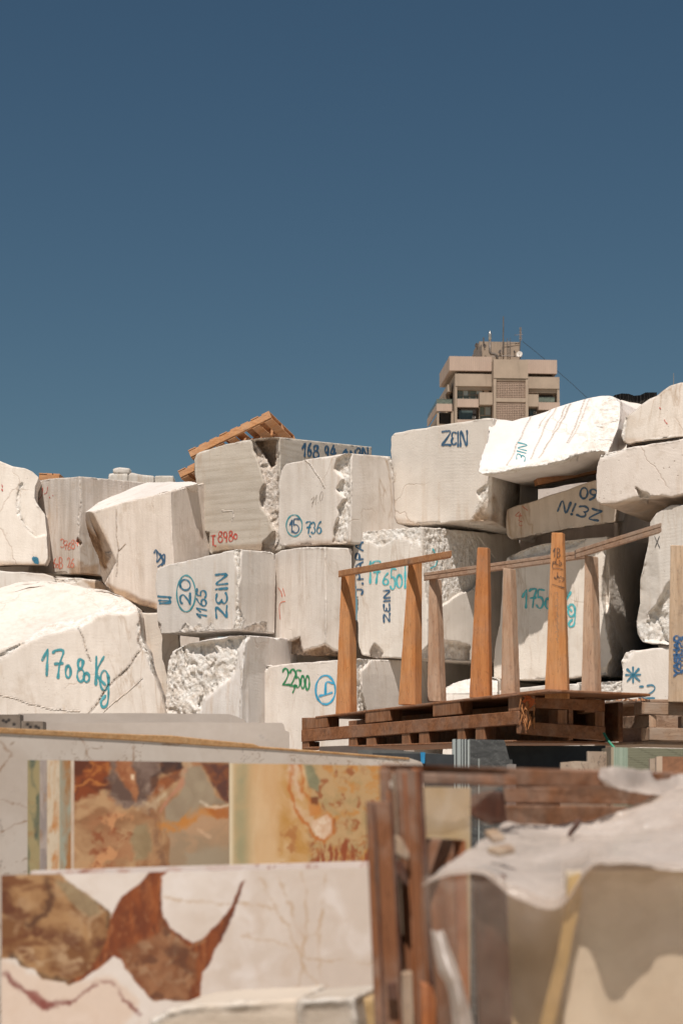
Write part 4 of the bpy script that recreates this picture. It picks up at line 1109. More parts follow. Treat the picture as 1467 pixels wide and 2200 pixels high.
# ---- foreground white slab with the brown figure
def pat_white_brown(u, v):
    base = lerp(C(220, 207, 197), C(207, 191, 178), np.clip((u - 350) / 250 + N2(u, v, 120, 3), 0, 1))
    base = mott(base, u, v, C(228, 218, 212), 70, 5, .1, 1.6, .6)
    base = mott(base, u, v, C(196, 172, 152), 45, 6, .15, 1.5, .35)
    for k, pts in enumerate(([(520, 2010), (640, 2035), (650, 2060), (800, 2070)], [(645, 1880), (660, 1960), (648, 2080), (640, 2130)], [(560, 1890), (620, 1990), (650, 2060), (700, 2160)],
                             [(690, 1950), (685, 2080), (720, 2180)], [(350, 1930), (420, 1935), (600, 1950)], [(700, 1880), (690, 1960), (650, 2040)], [(600, 1890), (640, 1980), (655, 2060)])):
        base = vein(base, u, v, pts, 2.2, C(188, 158, 128), .65, 60 + k, 12)
    m = region(u, v, [(-20, 2050), (60, 2085), (130, 2110), (180, 2105), (235, 2095), (270, 2120), (300, 2170), (250, 2230), (-20, 2230)], 16, 10, 19)
    base = lerp(base, C(212, 184, 162), m * .6)
    # left lobe: tan and olive stone with brown swirls
    tan = lerp(C(166, 126, 86), C(122, 80, 48), np.clip(N2(u, v, 55, 11, 6) * 1.4 + .5, 0, 1))
    tan = mott(tan, u, v, C(184, 152, 118), 40, 12, .1, 2.2, .8)
    tan = mott(tan, u, v, C(104, 56, 30), 46, 13, .1, 3.0, .8, ax=.6, ay=1.5)
    tan = vein(tan, u, v, [(0, 1893), (18, 1950), (60, 1988), (120, 2010), (185, 2032), (230, 2030)], 13, C(96, 52, 32), .95, 14, 14)
    tan = vein(tan, u, v, [(92, 1880), (102, 1905), (112, 1925), (100, 1960), (60, 1990)], 8, C(84, 52, 36), .85, 15, 12)
    tan = over(tan, lerp(C(160, 140, 108), C(134, 112, 84), np.clip(N2(u, v, 30, 16) + .5, 0, 1)), region(u, v, [(122, 1895), (150, 1897), (212, 1940), (216, 1962), (190, 1968), (150, 1935)], 9, 5, 17) * .9)
    tan = vein(tan, u, v, [(150, 1893), (205, 1930), (238, 1962), (232, 1990)], 4.5, C(70, 52, 36), .8, 18, 4)
    tan = vein(tan, u, v, [(25, 2055), (55, 2078), (95, 2098), (150, 2112), (195, 2095)], 4, C(66, 52, 42), .7, 20, 5)
    base = over(base, tan, region(u, v, [(-20, 1875), (128, 1875), (140, 1890), (215, 1943), (242, 1962), (236, 2000), (225, 2050), (200, 2088), (150, 2117), (118, 2107), (92, 2101), (72, 2086), (48, 2076), (38, 2060), (-20, 2054)], 4, 6, 21))
    # the rust antler
    rust = lerp(C(136, 70, 34), C(108, 52, 28), np.clip(N2(u, v, 50, 22, 6, ax=1.5, ay=.5) * 1.6 + .5, 0, 1))
    rust = mott(rust, u, v, C(166, 98, 54), 30, 23, .12, 2.2, .6, ax=1.6, ay=.5)
    rust = mott(rust, u, v, C(84, 40, 24), 18, 34, .2, 3.0, .6, ax=1.8, ay=.45); rust = mott(rust, u, v, C(176, 118, 78), 9, 35, .3, 3.0, .5, ax=1.5, ay=.6)
    tp = lerp(C(150, 104, 72), C(122, 76, 48), np.clip(N2(u, v, 40, 24, 6) * 1.6 + .5, 0, 1))
    tp = mott(tp, u, v, C(166, 134, 104), 22, 25, .15, 2.4, .7); tp = mott(tp, u, v, C(84, 50, 36), 34, 26, .2, 3, .7)
    rust = over(rust, tp, region(u, v, [(258, 2040), (300, 2022), (345, 2000), (352, 1960), (358, 1990), (395, 2028), (430, 2045), (420, 2100), (400, 2150), (330, 2150), (290, 2110)], 16, 14, 27) * .9)
    rust = vein(rust, u, v, [(345, 2012), (372, 2030), (405, 2036), (440, 2020)], 3, C(160, 116, 82), .6, 28, 5)
    rust = vein(rust, u, v, [(525, 1900), (500, 1965), (478, 2020), (450, 2070), (434, 2120)], 5, C(84, 46, 40), .7, 29, 4)
    rust = mott(rust, u, v, C(168, 132, 100), 16, 30, .25, 3, .6, region(u, v, [(405, 2090), (432, 2090), (430, 2150), (400, 2150)], 6, 4, 31))
    base = over(base, rust, region(u, v, [(322, 1873), (364, 1871), (348, 1885), (347, 1900), (346, 1930), (353, 1970), (364, 1992), (400, 2020), (413, 2027), (432, 2018), (470, 1984), (500, 1940), (520, 1896), (529, 1890), (516, 1925), (501, 1962), (486, 2000), (479, 2022), (463, 2040), (458, 2060), (448, 2075), (435, 2090), (433, 2112), (431, 2150), (330, 2150), (318, 2140), (290, 2110), (270, 2080), (262, 2062), (247, 2055), (215, 2078), (170, 2108), (142, 2114), (190, 2085), (222, 2040), (234, 2000), (240, 1965), (262, 1925), (300, 1898)], 3.5, 4, 32))
    for pts, w in (([(10, 2094), (26, 2115), (50, 2125), (75, 2146)], 5), ([(70, 2140), (100, 2165), (116, 2154), (150, 2154)], 5), ([(145, 2155), (180, 2135), (215, 2110), (240, 2109), (256, 2126), (275, 2158), (302, 2180)], 3.2)):
        base = vein(base, u, v, pts, w, C(118, 58, 52), .85, int(w * 7), 6)
    base = over(base, full(u, C(132, 66, 58)), region(u, v, [(52, 2126), (84, 2134), (112, 2158), (92, 2172), (70, 2152)], 8, 6, 33) * .75)
    return base
slab('stone_slab', 'white marble slab with a bold brown antler-shaped figure, nearest on the left', 'stone slab',
     [(4, 1881), (400, 1873), (800, 1864), (812, 1864), (812, 3400), (4, 3400)], 4.3, 0.03, pat_white_brown, POL, SLABS, res=2.4)
def pat_pink(u, v):
    b = mott(full(u, C(226, 210, 200)), u, v, C(186, 130, 108), 60, 31, .05, 2.0, .8)
    return mott(b, u, v, C(150, 84, 62), 26, 35, .3, 3, .8)
slab('stone_slab', 'white slab with pink-brown edge directly behind the slab with the antler-shaped figure', 'stone slab', [(66, 1872), (400, 1862), (812, 1851), (812, 3200), (66, 3200)], 4.42, 0.05, pat_pink, POL, SLABS, res=6)

# ---- bookmatched onyx slabs
def pat_onyx_brown(u, v):
    base = lerp(C(178, 140, 102), C(142, 100, 68), np.clip(N2(u, v, 60, 41, 6) * 1.5 + .5, 0, 1))
    base = mott(base, u, v, C(160, 108, 74), 40, 42, .05, 2.4, .7)
    # upper left: burnt rust with amber threads
    r = lerp(C(128, 62, 30), C(92, 46, 28), np.clip(N2(u, v, 34, 43, 6) * 1.8 + .5, 0, 1))
    r = mott(r, u, v, C(176, 106, 52), 24, 44, .2, 3.0, .75); r = vein(r, u, v, [(165, 1690), (195, 1675), (225, 1690), (250, 1672)], 3, C(190, 120, 62), .7, 45, 10)
    base = over(base, r, region(u, v, [(150, 1625), (242, 1625), (240, 1665), (238, 1700), (190, 1712), (150, 1716)], 14, 16, 46))
    # mauve grey cloud down the middle
    g_ = lerp(C(122, 100, 90), C(92, 70, 62), np.clip(N2(u, v, 36, 47, 6) * 1.8 + .5, 0, 1)); g_ = mott(g_, u, v, C(160, 138, 122), 24, 48, .22, 2.5, .6)
    base = over(base, g_, region(u, v, [(238, 1625), (350, 1625), (345, 1660), (325, 1700), (300, 1728), (262, 1735), (240, 1715)], 18, 20, 49) * .95)
    base = over(base, lerp(C(150, 86, 50), C(180, 120, 78), np.clip(N2(u, v, 14, 50) + .5, 0, 1)), region(u, v, [(248, 1628), (284, 1628), (288, 1660), (300, 1700), (292, 1722), (278, 1700), (256, 1672)], 10, 10, 51) * .85)
    base = over(base, full(u, C(224, 196, 164)), region(u, v, [(280, 1662), (288, 1662), (288, 1674), (281, 1672)], 5, 3, 52))
    # dark eye
    d_ = lerp(C(66, 46, 42), C(96, 62, 46), np.clip(N2(u, v, 20, 53, 5) * 1.6 + .4, 0, 1))
    base = over(base, d_, region(u, v, [(345, 1632), (392, 1632), (394, 1650), (365, 1662), (345, 1655)], 8, 8, 54))
    base = over(base, d_, region(u, v, [(322, 1668), (342, 1662), (338, 1690), (322, 1704)], 9, 8, 55) * .9)
    base = over(base, lerp(C(150, 80, 40), C(110, 60, 40), np.clip(N2(u, v, 16, 56) + .5, 0, 1)), region(u, v, [(345, 1672), (400, 1645), (402, 1632), (408, 1640), (390, 1668), (350, 1700), (334, 1708)], 8, 8, 57) * .85)
    # cream diagonal
    base = vein(base, u, v, [(408, 1645), (392, 1680), (350, 1712), (325, 1730), (300, 1735)], 9, C(190, 166, 136), .8, 58, 12)
    # smoky olive windows
    sm = lerp(C(160, 142, 118), C(142, 122, 100), np.clip(N2(u, v, 60, 59) + .5, 0, 1))
    base = over(base, sm, region(u, v, [(404, 1650), (428, 1642), (446, 1672), (470, 1715), (494, 1728), (440, 1738), (400, 1760), (372, 1776), (350, 1765), (352, 1735), (385, 1705)], 8, 8, 60))
    base = vein(base, u, v, [(400, 1655), (388, 1690), (358, 1725), (350, 1745)], 3, C(178, 122, 96), .75, 61, 6)
    base = over(base, lerp(C(92, 58, 50), C(128, 76, 50), np.clip(N2(u, v, 22, 62) * 1.6 + .4, 0, 1)), region(u, v, [(430, 1640), (495, 1640), (495, 1722), (478, 1718), (452, 1680)], 8, 7, 63))
    # amber cap and peach body at lower right
    pe = lerp(C(176, 140, 108), C(152, 128, 102), np.clip((v - 1770) / 60 + N2(u, v, 40, 64), 0, 1))
    base = over(base, pe, region(u, v, [(354, 1772), (380, 1778), (430, 1738), (496, 1738), (496, 1870), (362, 1870), (366, 1810)], 7, 6, 65))
    base = vein(base, u, v, [(354, 1772), (380, 1778), (405, 1760), (430, 1742), (496, 1742)], 10, C(186, 122, 58), .95, 66, 4)
    base = over(base, full(u, C(166, 96, 46)), region(u, v, [(440, 1738), (496, 1736), (496, 1758), (462, 1760)], 9, 6, 67) * .8)
    base = vein(base, u, v, [(430, 1722), (448, 1734), (474, 1736), (492, 1730)], 2.6, C(226, 206, 182), .85, 68, 3)
    base = vein(base, u, v, [(425, 1782), (450, 1800)], 3, C(206, 170, 138), .6, 69, 4)
    base = over(base, full(u, C(156, 144, 124)), region(u, v, [(400, 1835), (450, 1820), (496, 1818), (496, 1870), (400, 1870)], 16, 10, 70) * .6)
    # peach marbling lower left-centre
    base = mott(base, u, v, C(196, 140, 96), 30, 71, .05, 3.0, .85, region(u, v, [(200, 1770), (240, 1745), (290, 1750), (285, 1800), (300, 1870), (180, 1870)], 16, 14, 72))
    base = mott(base, u, v, C(136, 74, 44), 20, 73, .15, 3.5, .85, region(u, v, [(205, 1750), (300, 1740), (300, 1870), (190, 1870)], 16, 14, 74))
    base = over(base, lerp(C(154, 136, 104), C(134, 114, 84), np.clip(N2(u, v, 40, 75) + .5, 0, 1)), region(u, v, [(288, 1770), (318, 1765), (330, 1800), (318, 1845), (292, 1850), (282, 1810)], 12, 10, 76) * .85)
    base = vein(base, u, v, [(330, 1740), (342, 1775), (338, 1800), (350, 1860)], 7, C(96, 62, 50), .7, 77, 10)
    return base
slab('stone_slab', 'brown and amber onyx slab with dark patches, left of the two matched onyx slabs', 'stone slab',
     [(160, 1634), (492, 1638), (492, 2700), (160, 2700)], 6.2, 0.03, pat_onyx_brown, POL, SLABS, res=2.4)
def pat_onyx_honey(u, v):
    base = lerp(C(210, 180, 142), C(200, 160, 116), np.clip(N2(u, v, 80, 81, 5, ax=1.6, ay=.5) + .5, 0, 1))
    gm = np.exp(-((u - 517) / 20.0) ** 2) * np.clip(.75 + .6 * N2(u, v, 70, 82), 0, 1)
    base = lerp(base, C(156, 146, 112), gm)
    base = lerp(base, C(214, 198, 168), np.clip(1 - np.abs(u - 496) / 8, 0, 1))
    base = lerp(base, C(182, 134, 72), sstep((u - 585) / 30) * np.clip(.6 + N2(u, v, 40, 83), 0, 1))
    right = sstep((u - 655) / 20)
    base = lerp(base, C(182, 148, 106), right * .9)
    base = mott(base, u, v, C(160, 136, 94), 30, 84, .05, 2.4, .7, right)
    base = mott(base, u, v, C(186, 126, 62), 24, 85, .1, 3, .8, right)
    base = mott(base, u, v, C(146, 84, 48), 20, 86, .25, 3.5, .85, right)
    base = mott(base, u, v, C(164, 106, 62), 16, 87, .2, 3.5, .8, sstep((u - 590) / 20) * sstep((v - 1740) / 60))
    base = over(base, lerp(C(140, 134, 104), C(122, 116, 88), np.clip(N2(u, v, 20, 88) + .5, 0, 1)), region(u, v, [(652, 1640), (668, 1642), (690, 1680), (684, 1702), (664, 1690)], 7, 5, 89))
    base = vein(base, u, v, [(634, 1640), (634, 1680), (641, 1712), (648, 1745), (672, 1770), (690, 1790)], 11, C(206, 174, 146), .95, 90, 5)
    base = over(base, lerp(C(216, 190, 164), C(198, 158, 126), np.clip(N2(u, v, 12, 91) + .5, 0, 1)), region(u, v, [(668, 1762), (705, 1748), (714, 1760), (712, 1792), (694, 1806), (676, 1796)], 6, 5, 92))
    base = vein(base, u, v, [(646, 1640), (650, 1700), (668, 1722), (690, 1742), (714, 1756), (716, 1790), (698, 1810), (672, 1800), (660, 1775), (640, 1745), (625, 1700), (628, 1640)], 3.2, C(180, 106, 50), .9, 93, 6)
    base = over(base, full(u, C(190, 122, 62)), region(u, v, [(660, 1722), (690, 1728), (694, 1748), (664, 1752)], 8, 5, 94) * .8)
    base = over(base, full(u, C(112, 60, 34)), region(u, v, [(668, 1712), (686, 1712), (684, 1728), (670, 1728)], 6, 4, 95) * .9)
    base = mott(base, u, v, C(142, 74, 46), 16, 96, .0, 4, .95, region(u, v, [(690, 1812), (740, 1806), (830, 1815), (830, 1870), (680, 1870)], 10, 10, 97), ax=2.4, ay=.5)
    return base
slab('stone_slab', 'honey-coloured onyx slab with a green band, right of the two matched onyx slabs', 'stone slab',
     [(493, 1640), (650, 1642), (830, 1645), (830, 2700), (493, 2700)], 6.15, 0.03, pat_onyx_honey, POL, SLABS, res=2.4)
for lab, x0, x1, D, c1, c2, c3 in (
    ('slender green-edged onyx slab, outermost on the left of the onyx stack', 60, 130, 6.50, (0.44, 0.37, 0.22), (0.13, 0.17, 0.14), 74),
    ('lavender grey onyx slab edge second from the outer green one', 86, 150, 6.42, (0.50, 0.43, 0.39), (0.38, 0.33, 0.31), 96),
    ('white and orange onyx slab edge in the middle of the stack edges', 102, 160, 6.36, (0.68, 0.58, 0.46), (0.56, 0.25, 0.06), 112),
    ('grey-green onyx slab edge next to the large brown onyx face', 129, 170, 6.30, (0.42, 0.42, 0.35), (0.45, 0.24, 0.10), 148)):
    def pat(u, v, c1=c1, c2=c2, c3=c3):
        t = np.clip(N2(u, v, 60, c3, ax=3, ay=.8) * 2.0 + .3, 0, 1) * np.clip(1.3 - np.abs(u - c3) / 16, 0, 1)
        b = lerp(c1, c2, t)
        return lerp(b, (0.40, 0.24, 0.12), np.clip(N2(u, v, 30, c3 + 3, ax=2) * 2 - .4, 0, 1) * .5)
    slab('stone_slab', lab, 'stone slab', [(x0, 1633), (x1, 1634), (x1, 2700), (x0, 2700)], D, 0.03, pat, POL, SLABS, res=2.4)
slab('stone_slab', 'thin pale slab edge hugging the left side of the brown onyx face', 'stone slab', [(153, 1634), (176, 1634), (176, 2690), (153, 2690)], 6.25, 0.03,
     lambda u, v: lerp((0.62, 0.50, 0.40), (0.70, 0.60, 0.5), np.clip(N2(u, v, 30, 80) + .5, 0, 1)), POL, SLABS, res=4)

# ---- pale slab with brown crackle veins and its wooden strip
def pat_crackle(u, v):
    base = lerp(C(208, 192, 178), C(218, 205, 193), np.clip(N2(u, v, 110, 81) + .5, 0, 1))
    r = np.abs(N2(u, v, 90, 82, 6)); gate = np.clip(N2(u, v, 130, 84) * 2 + .45, 0, 1)
    base = lerp(base, (0.40, 0.27, 0.17), np.clip(1 - r / .03, 0, 1) * gate * .8)
    r2 = np.abs(N2(u + .6 * v, v - .3 * u, 50, 85, 5)); base = lerp(base, (0.36, 0.30, 0.25), np.clip(1 - r2 / .035, 0, 1) * np.clip(N2(u, v, 90, 87) * 3, 0, 1) * .7)
    for k, pts in enumerate(([(540, 1640), (400, 1700), (200, 1640)], [(0, 1720), (60, 1735), (120, 1728)], [(0, 1790), (30, 1770), (60, 1765)], [(175, 1580), (182, 1610), (200, 1640)], [(288, 1598), (284, 1640)], [(350, 1600), (390, 1602)], [(0, 1590), (25, 1620), (0, 1660)])):
        base = vein(base, u, v, pts, 2, (0.42, 0.24, 0.13), .6, 90 + k, 8)
    return base
slab('stone_slab', 'long pale slab with brown crackle veins sloping down behind the onyx slabs', 'stone slab',
     [(-40, 1568), (0, 1571), (300, 1590), (550, 1606), (880, 1629), (905, 1637), (912, 1650), (912, 2500), (-40, 2500)], 7.2, 0.03, pat_crackle, HON, SLABS, res=3, Dr=9.0)
WOOD_PALE = wood_mat('pale_strip_wood', (0.52, 0.27, 0.11), (0.62, 0.38, 0.19), 'X', 3)
def strip_D(u):
    t = (u + 40) / 952.0
    return 1 / ((1 - t) / 7.2 + t / 9.0) - .006
mb = MB()
mb.prism([P(x, y, strip_D(x)) for x, y in ((-40, 1562), (0, 1563), (150, 1571), (300, 1578), (370, 1580), (460, 1590), (545, 1598), (556, 1603), (880, 1628), (880, 1632), (552, 1608), (460, 1603), (300, 1592), (150, 1583), (0, 1575), (-40, 1573))], Vector((-0.01, 0.045, 0)))
o = mb.build('wooden_strip', WOOD_PALE, bevel=.003)
tag(o, 'thin orange-brown wooden strip lying along the top of the crackle-veined slab', 'wooden strip')

# ---- two grey-white slabs behind
def pat_grey(u, v, s=0):
    b = lerp(C(184, 170, 158), C(196, 183, 172), np.clip(N2(u, v, 140, 101 + s, ay=2) + .5, 0, 1))
    b = vein(b, u, v, [(495, 1545), (496, 1575)], 1.5, (0.72, 0.69, 0.66), .4, 102 + s, 2)
    return vein(b, u, v, [(560, 1580), (600, 1610)], 1.6, (0.42, 0.38, 0.36), .5, 104 + s)
g2 = 'grey-white slabs behind the crackle-veined slab'
slab('stone_slab', 'grey-white slab with a stepped right end, front one of the two low grey slabs', 'stone slab', [(88, 1553), (400, 1552), (605, 1553), (611, 1557), (612, 1569), (621, 1573), (621, 1620), (616, 1900), (88, 1900)], 10.5, 0.03, pat_grey, HON, g2, res=4)
slab('stone_slab', 'grey-white slab with a chipped sloping right end, rear one of the two low grey slabs', 'stone slab', [(40, 1533), (300, 1532), (492, 1534), (508, 1539), (530, 1549), (532, 1900), (40, 1900)], 11.2, 0.03, lambda u, v: pat_grey(u, v, 9), HON, g2, res=4)
def pat_dark(u, v):
    b = lerp((0.26, 0.21, 0.17), (0.36, 0.30, 0.25), np.clip(N2(u, v, 20, 121) + .5, 0, 1))
    for x, y in ((8, 1548), (14, 1551), (20, 1547), (31, 1556), (60, 1556), (66, 1562), (78, 1561), (84, 1564)):
        b = lerp(b, (0.03, 0.02, 0.02), np.clip(1.6 - np.hypot(u - x, v - y) / 3, 0, 1))
    return b
for lab, pl, D in (('rough brown stone end piece with dark dots at the left edge, upper one', [(-30, 1535), (44, 1535), (44, 1900), (-30, 1900)], 11.0), ('rough brown stone end piece with dark dots beside the grey slab, lower one', [(47, 1549), (93, 1550), (93, 1900), (47, 1900)], 10.35)):
    slab('stone_offcut', lab, 'stone piece', pl, D, .12, pat_dark, HON, 'rough brown end pieces', res=2.5)

# ---- pale travertine pieces at the bottom edge
def pat_trav(u, v):
    b = lerp((0.55, 0.44, 0.31), (0.62, 0.52, 0.40), np.clip(N2(u, v, 40, 131, ax=.3, ay=2) + .5, 0, 1))
    b = blob(b, u, v, [(500, 2140), (635, 2140), (630, 2172), (560, 2220), (540, 2220), (520, 2170)], (0.20, 0.17, 0.12), 6, 8, 132, .6, ((0.50, 0.40, 0.28), 10))
    b = vein(b, u, v, [(505, 2160), (540, 2180), (560, 2210)], 2, (0.08, 0.06, 0.05), .8, 133)
    return b
TR = stone_mat('travertine_broken', (0.60, 0.50, 0.40), .4, .3, seed=41, horiz=True)
fg = 'pale travertine pieces at the bottom edge'
def lowpiece(lab, poly, D, mat, ext, seed, ops=(), side=False):
    a = poly[0]
    return block(lab, poly, [(poly[0][0], 2150, D), (poly[0][0] + 300, 2150, D), (poly[0][0], 2300, D)], (poly[0][0], 2150), (poly[0][0] + 1, 2150, D + .01), mat, ops, voxel=.006, seed=seed, chip=.12, name='travertine_piece', cat='stone piece', group=fg, side=side, amp=.8) if ext is None else None
def piece(lab, poly, D, back, mat, seed, chip=.15, lift=0.0):
    near = poly[0]
    q = P(near[0], near[1], D) + Vector((0.05, back, lift))
    px = HX + q.x / q.y * F; py = HY - (q.z - CAMZ) / q.y * F
    return block(lab, poly, [(0, 2150, D), (800, 2150, D), (400, 2300, D)], near, (px, py, q.y), mat, (), voxel=.006, seed=seed, chip=chip, name='travertine_piece', cat='stone piece', group=fg, side=False, amp=1.0, wob=.002)
piece('broken travertine slab stack with white ragged left end at the bottom edge', [(352, 2172), (395, 2160), (430, 2156), (560, 2150), (640, 2146), (640, 2420), (392, 2420), (390, 2230), (340, 2226), (300, 2204), (322, 2186)], 3.7, .26, TR, 42, chip=.5)
piece('pale travertine block standing in front of the broken stack, left of the wooden crate', [(636, 2152), (655, 2150), (700, 2147), (760, 2143), (770, 2200), (770, 2420), (636, 2420)], 3.62, .24, stone_mat('travertine_pale', (0.50, 0.43, 0.36), .2, .2, seed=43), 43, chip=.2)
piece('ochre travertine piece tucked against the wooden crate post', [(756, 2150), (812, 2140), (815, 2420), (756, 2420)], 3.7, .2, stone_mat('travertine_ochre', (0.50, 0.33, 0.15), .2, .2, seed=44), 44)
# ---------------------------------------------------------------- stillage of pallets with tapering posts
W_ORANGE = wood_mat('orange_post_wood', (0.52, 0.205, 0.065), (0.60, 0.28, 0.11), 'Z', 1, .12)
W_ORANGE2 = wood_mat('deep_orange_wood', (0.44, 0.16, 0.05), (0.56, 0.23, 0.08), 'Z', 2, .15)
W_GREYP = wood_mat('weathered_post_wood', (0.43, 0.25, 0.15), (0.55, 0.37, 0.25), 'Z', 4, .3)
W_TANP = wood_mat('tan_post_wood', (0.48, 0.32, 0.20), (0.60, 0.43, 0.29), 'Z', 5, .3)
W_BROWN = wood_mat('red_brown_pallet_wood', (0.22, 0.085, 0.035), (0.35, 0.15, 0.068), 'X', 6, .2)
W_BROWNZ = wood_mat('red_brown_block_wood', (0.22, 0.09, 0.038), (0.36, 0.165, 0.08), 'Z', 7, .2)
W_GREYPAL = wood_mat('grey_brown_pallet_wood', (0.27, 0.16, 0.10), (0.39, 0.26, 0.175), 'X', 8, .4)
W_RAIL = wood_mat('grey_rail_wood', (0.36, 0.215, 0.14), (0.47, 0.31, 0.21), 'X', 9, .35)
W_RAILO = wood_mat('orange_rail_wood', (0.36, 0.16, 0.07), (0.50, 0.24, 0.11), 'X', 10, .2)
BARK = stone_mat('splintered_wood', (0.42, 0.13, 0.04), .5, .2, seed=50)

def quad(mb, pts, ext): mb.prism([P(*p) for p in pts], ext); return mb
def bar_px(name, parent, mat, top_l, top_r, bot_r, bot_l, ext, bevel=.003):
    return quad(MB(), [top_l, top_r, bot_r, bot_l], ext).build(name, mat, parent, bevel=bevel)

# distances along the long side: left end 14.6 m, near corner 12 m; the short side runs back to 12.9 m
def DL(px):                       # straight line in plan between the two ends
    a, b = P(648, 1600, 14.6), P(1118, 1600, 12.0)
    k = (px - HX) / F
    t = (k * a.y - a.x) / ((b.x - a.x) - k * (b.y - a.y))
    return a.y + t * (b.y - a.y)
def DR(px):
    a, b = P(1118, 1600, 12.0), P(1300, 1600, 12.45)
    k = (px - HX) / F
    t = (k * a.y - a.x) / ((b.x - a.x) - k * (b.y - a.y))
    return a.y + t * (b.y - a.y)
longdir = (P(648, 1600, 14.6) - P(1118, 1600, 12.0)); longdir.z = 0; longdir.normalize()
sdir = (P(1300, 1600, 12.45) - P(1118, 1600, 12.0)); sdir.z = 0; sdir.normalize()

pal = empty('pallet_stack', P(960, 1608, 13.0), 'red-brown double pallet stack carrying the row of tapering wooden posts', 'pallet')
def L(x0, yt0, yb0, x1, yt1, yb1, th=.03, name='board', mat=W_BROWN, off=0.0, par=None):
    o_ = sdir * off
    mb = MB().prism([P(x0, yt0, DL(x0)) + o_, P(x1, yt1, DL(x1)) + o_, P(x1, yb1, DL(x1)) + o_, P(x0, yb0, DL(x0)) + o_], sdir * th)
    return mb.build(name, mat, par or pal, bevel=.004)
def S(x0, yt0, yb0, x1, yt1, yb1, th=.03, name='board', mat=W_BROWN, off=0.0):
    o_ = longdir * off
    mb = MB().prism([P(x0, yt0, DR(x0)) + o_, P(x1, yt1, DR(x1)) + o_, P(x1, yb1, DR(x1)) + o_, P(x0, yb0, DR(x0)) + o_], longdir * th)
    return mb.build(name, mat, pal, bevel=.004)
# long side
L(677, 1539, 1543, 1171, 1480, 1486, .9, 'deck_board')
L(1060, 1497, 1502, 1186, 1482, 1487, .10, 'deck_board', off=-.02)
L(647, 1568, 1594, 1114, 1527, 1556, .07, 'stringer')
L(652, 1546, 1606, 1114, 1500, 1588, .04, 'inner_stringer', off=.42)
L(655, 1546, 1606, 1114, 1500, 1588, .04, 'inner_stringer', off=.86)
L(650, 1605, 1609, 1100, 1590, 1594, .9, 'deck_board')
for x0, x1, t0, t1, b in ((647, 702, 1542, 1541, 1567), (783, 836, 1530, 1524, 1553), (928, 986, 1513, 1505, 1539), (1090, 1120, 1494, 1490, 1528)):
    L(x0, t0, b + 1, x1, t1, b - (x1 - x0) * .085, .11, 'spacer_block', W_BROWNZ, .004)
    L(x0 + 10, t0 + 2, b + 1, x1 - 4, t1 + 3, b - 3, .10, 'spacer_block', W_BROWNZ, .55)
for x0, x1, t, b in ((647, 662, 1594, 1612), (750, 765, 1586, 1605), (785, 805, 1585, 1604), (861, 878, 1576, 1600), (898, 919, 1574, 1598), (980, 996, 1564, 1594), (1019, 1039, 1562, 1590)):
    L(x0, t, b, x1, t - 1, b - 1, .10, 'spacer_block', W_BROWNZ, .006)
# short side
S(1150, 1498, 1520, 1299, 1504, 1529, .05, 'stringer')
S(1120, 1550, 1576, 1300, 1561, 1591, .06, 'stringer')
for x0, x1, t, b, o_ in ((1199, 1220, 1524, 1556, .01), (1226, 1248, 1530, 1557, .5), (1279, 1299, 1528, 1562, .005), (1120, 1140, 1500, 1552, .02)):
    S(x0, t, b, x1, t + 1, b + 1, .10, 'spacer_block', W_BROWNZ, o_)
S(1120, 1590, 1592, 1300, 1592, 1594, .9, 'deck_board', off=.07)
S(1226, 1493, 1500, 1265, 1494, 1501, .25, 'deck_board', off=.02)
# splintered corner with a hank of orange strapping
sp = MB()
r2 = random.Random(5)
for i in range(26):
    x = r2.uniform(1119, 1147); y = r2.uniform(1496, 1548)
    a = P(x, y, DR(1125) - .03 - r2.random() * .03); l = r2.uniform(.02, .07)
    sp.tube([a, a + Vector((r2.uniform(-.02, .02), r2.uniform(-.01, .01), -l))], [.006, .002], 5)
sp.build('splinters', W_ORANGE2, pal)
sb = MB()
for i in range(14):
    a = P(r2.uniform(1120, 1135), r2.uniform(1496, 1510), DR(1130) - .05)
    c = P(r2.uniform(1132, 1150), r2.uniform(1494, 1512), DR(1140) - .08)
    d = P(r2.uniform(1125, 1146), r2.uniform(1512, 1524), DR(1130) - .05)
    sb.tube([a, (a + c) / 2 + Vector((0, -.01, .01)), c, (c + d) / 2, d], .0035, 5)
o = sb.build('strap_bundle', flat_mat('orange_strap', (0.62, 0.15, 0.04), .5), None, smooth=True)
tag(o, 'crumpled orange strapping caught in the splintered pallet corner', 'strap')

# posts: near face outline bottom/top plus the depth of the plank to the right
def post(lab, xb0, xb1, yb, xt0, xt1, yt, D, mat, side=.06, right=.28, group='tapering wooden posts on the pallets'):
    sb_ = (xb1 - xb0); st = (xt1 - xt0)
    fb, ft = xb1 - sb_ * right, xt1 - st * right
    k = D / F
    n = 14; rs = random.Random(int(xb0))
    left = []; rightp = []
    for i in range(n + 1):
        t = i / n
        left.append((xb0 + (xt0 - xb0) * t + rs.uniform(-.35, .35), yb + (yt - yb) * t))
        rightp.append((fb + (ft - fb) * t + rs.uniform(-.35, .35), yb + (yt - yb) * t + 0.5))
    out = left + rightp[::-1]
    dx = sb_ * right * k * .9
    mb = MB().prism([P(x, y, D) for x, y in out], Vector((dx + .01, side, 0)))
    o = mb.build('wooden_post', mat, None, bevel=.004)
    tag(o, lab, 'wooden post', group)
    return o
post('leftmost orange post, standing under the left end of the orange rail', 720, 766, 1534, 733, 755, 1232, DL(745) + .15, W_ORANGE)
post('orange post under the orange rail, in front of the J.PAPA block', 855, 905, 1514, 876, 898, 1207, DL(880) + .12, W_ORANGE)
post('short weathered pinkish post under the left end of the grey rail', 917, 958, 1507, 921, 942, 1243, DL(937) + .8, W_GREYP)
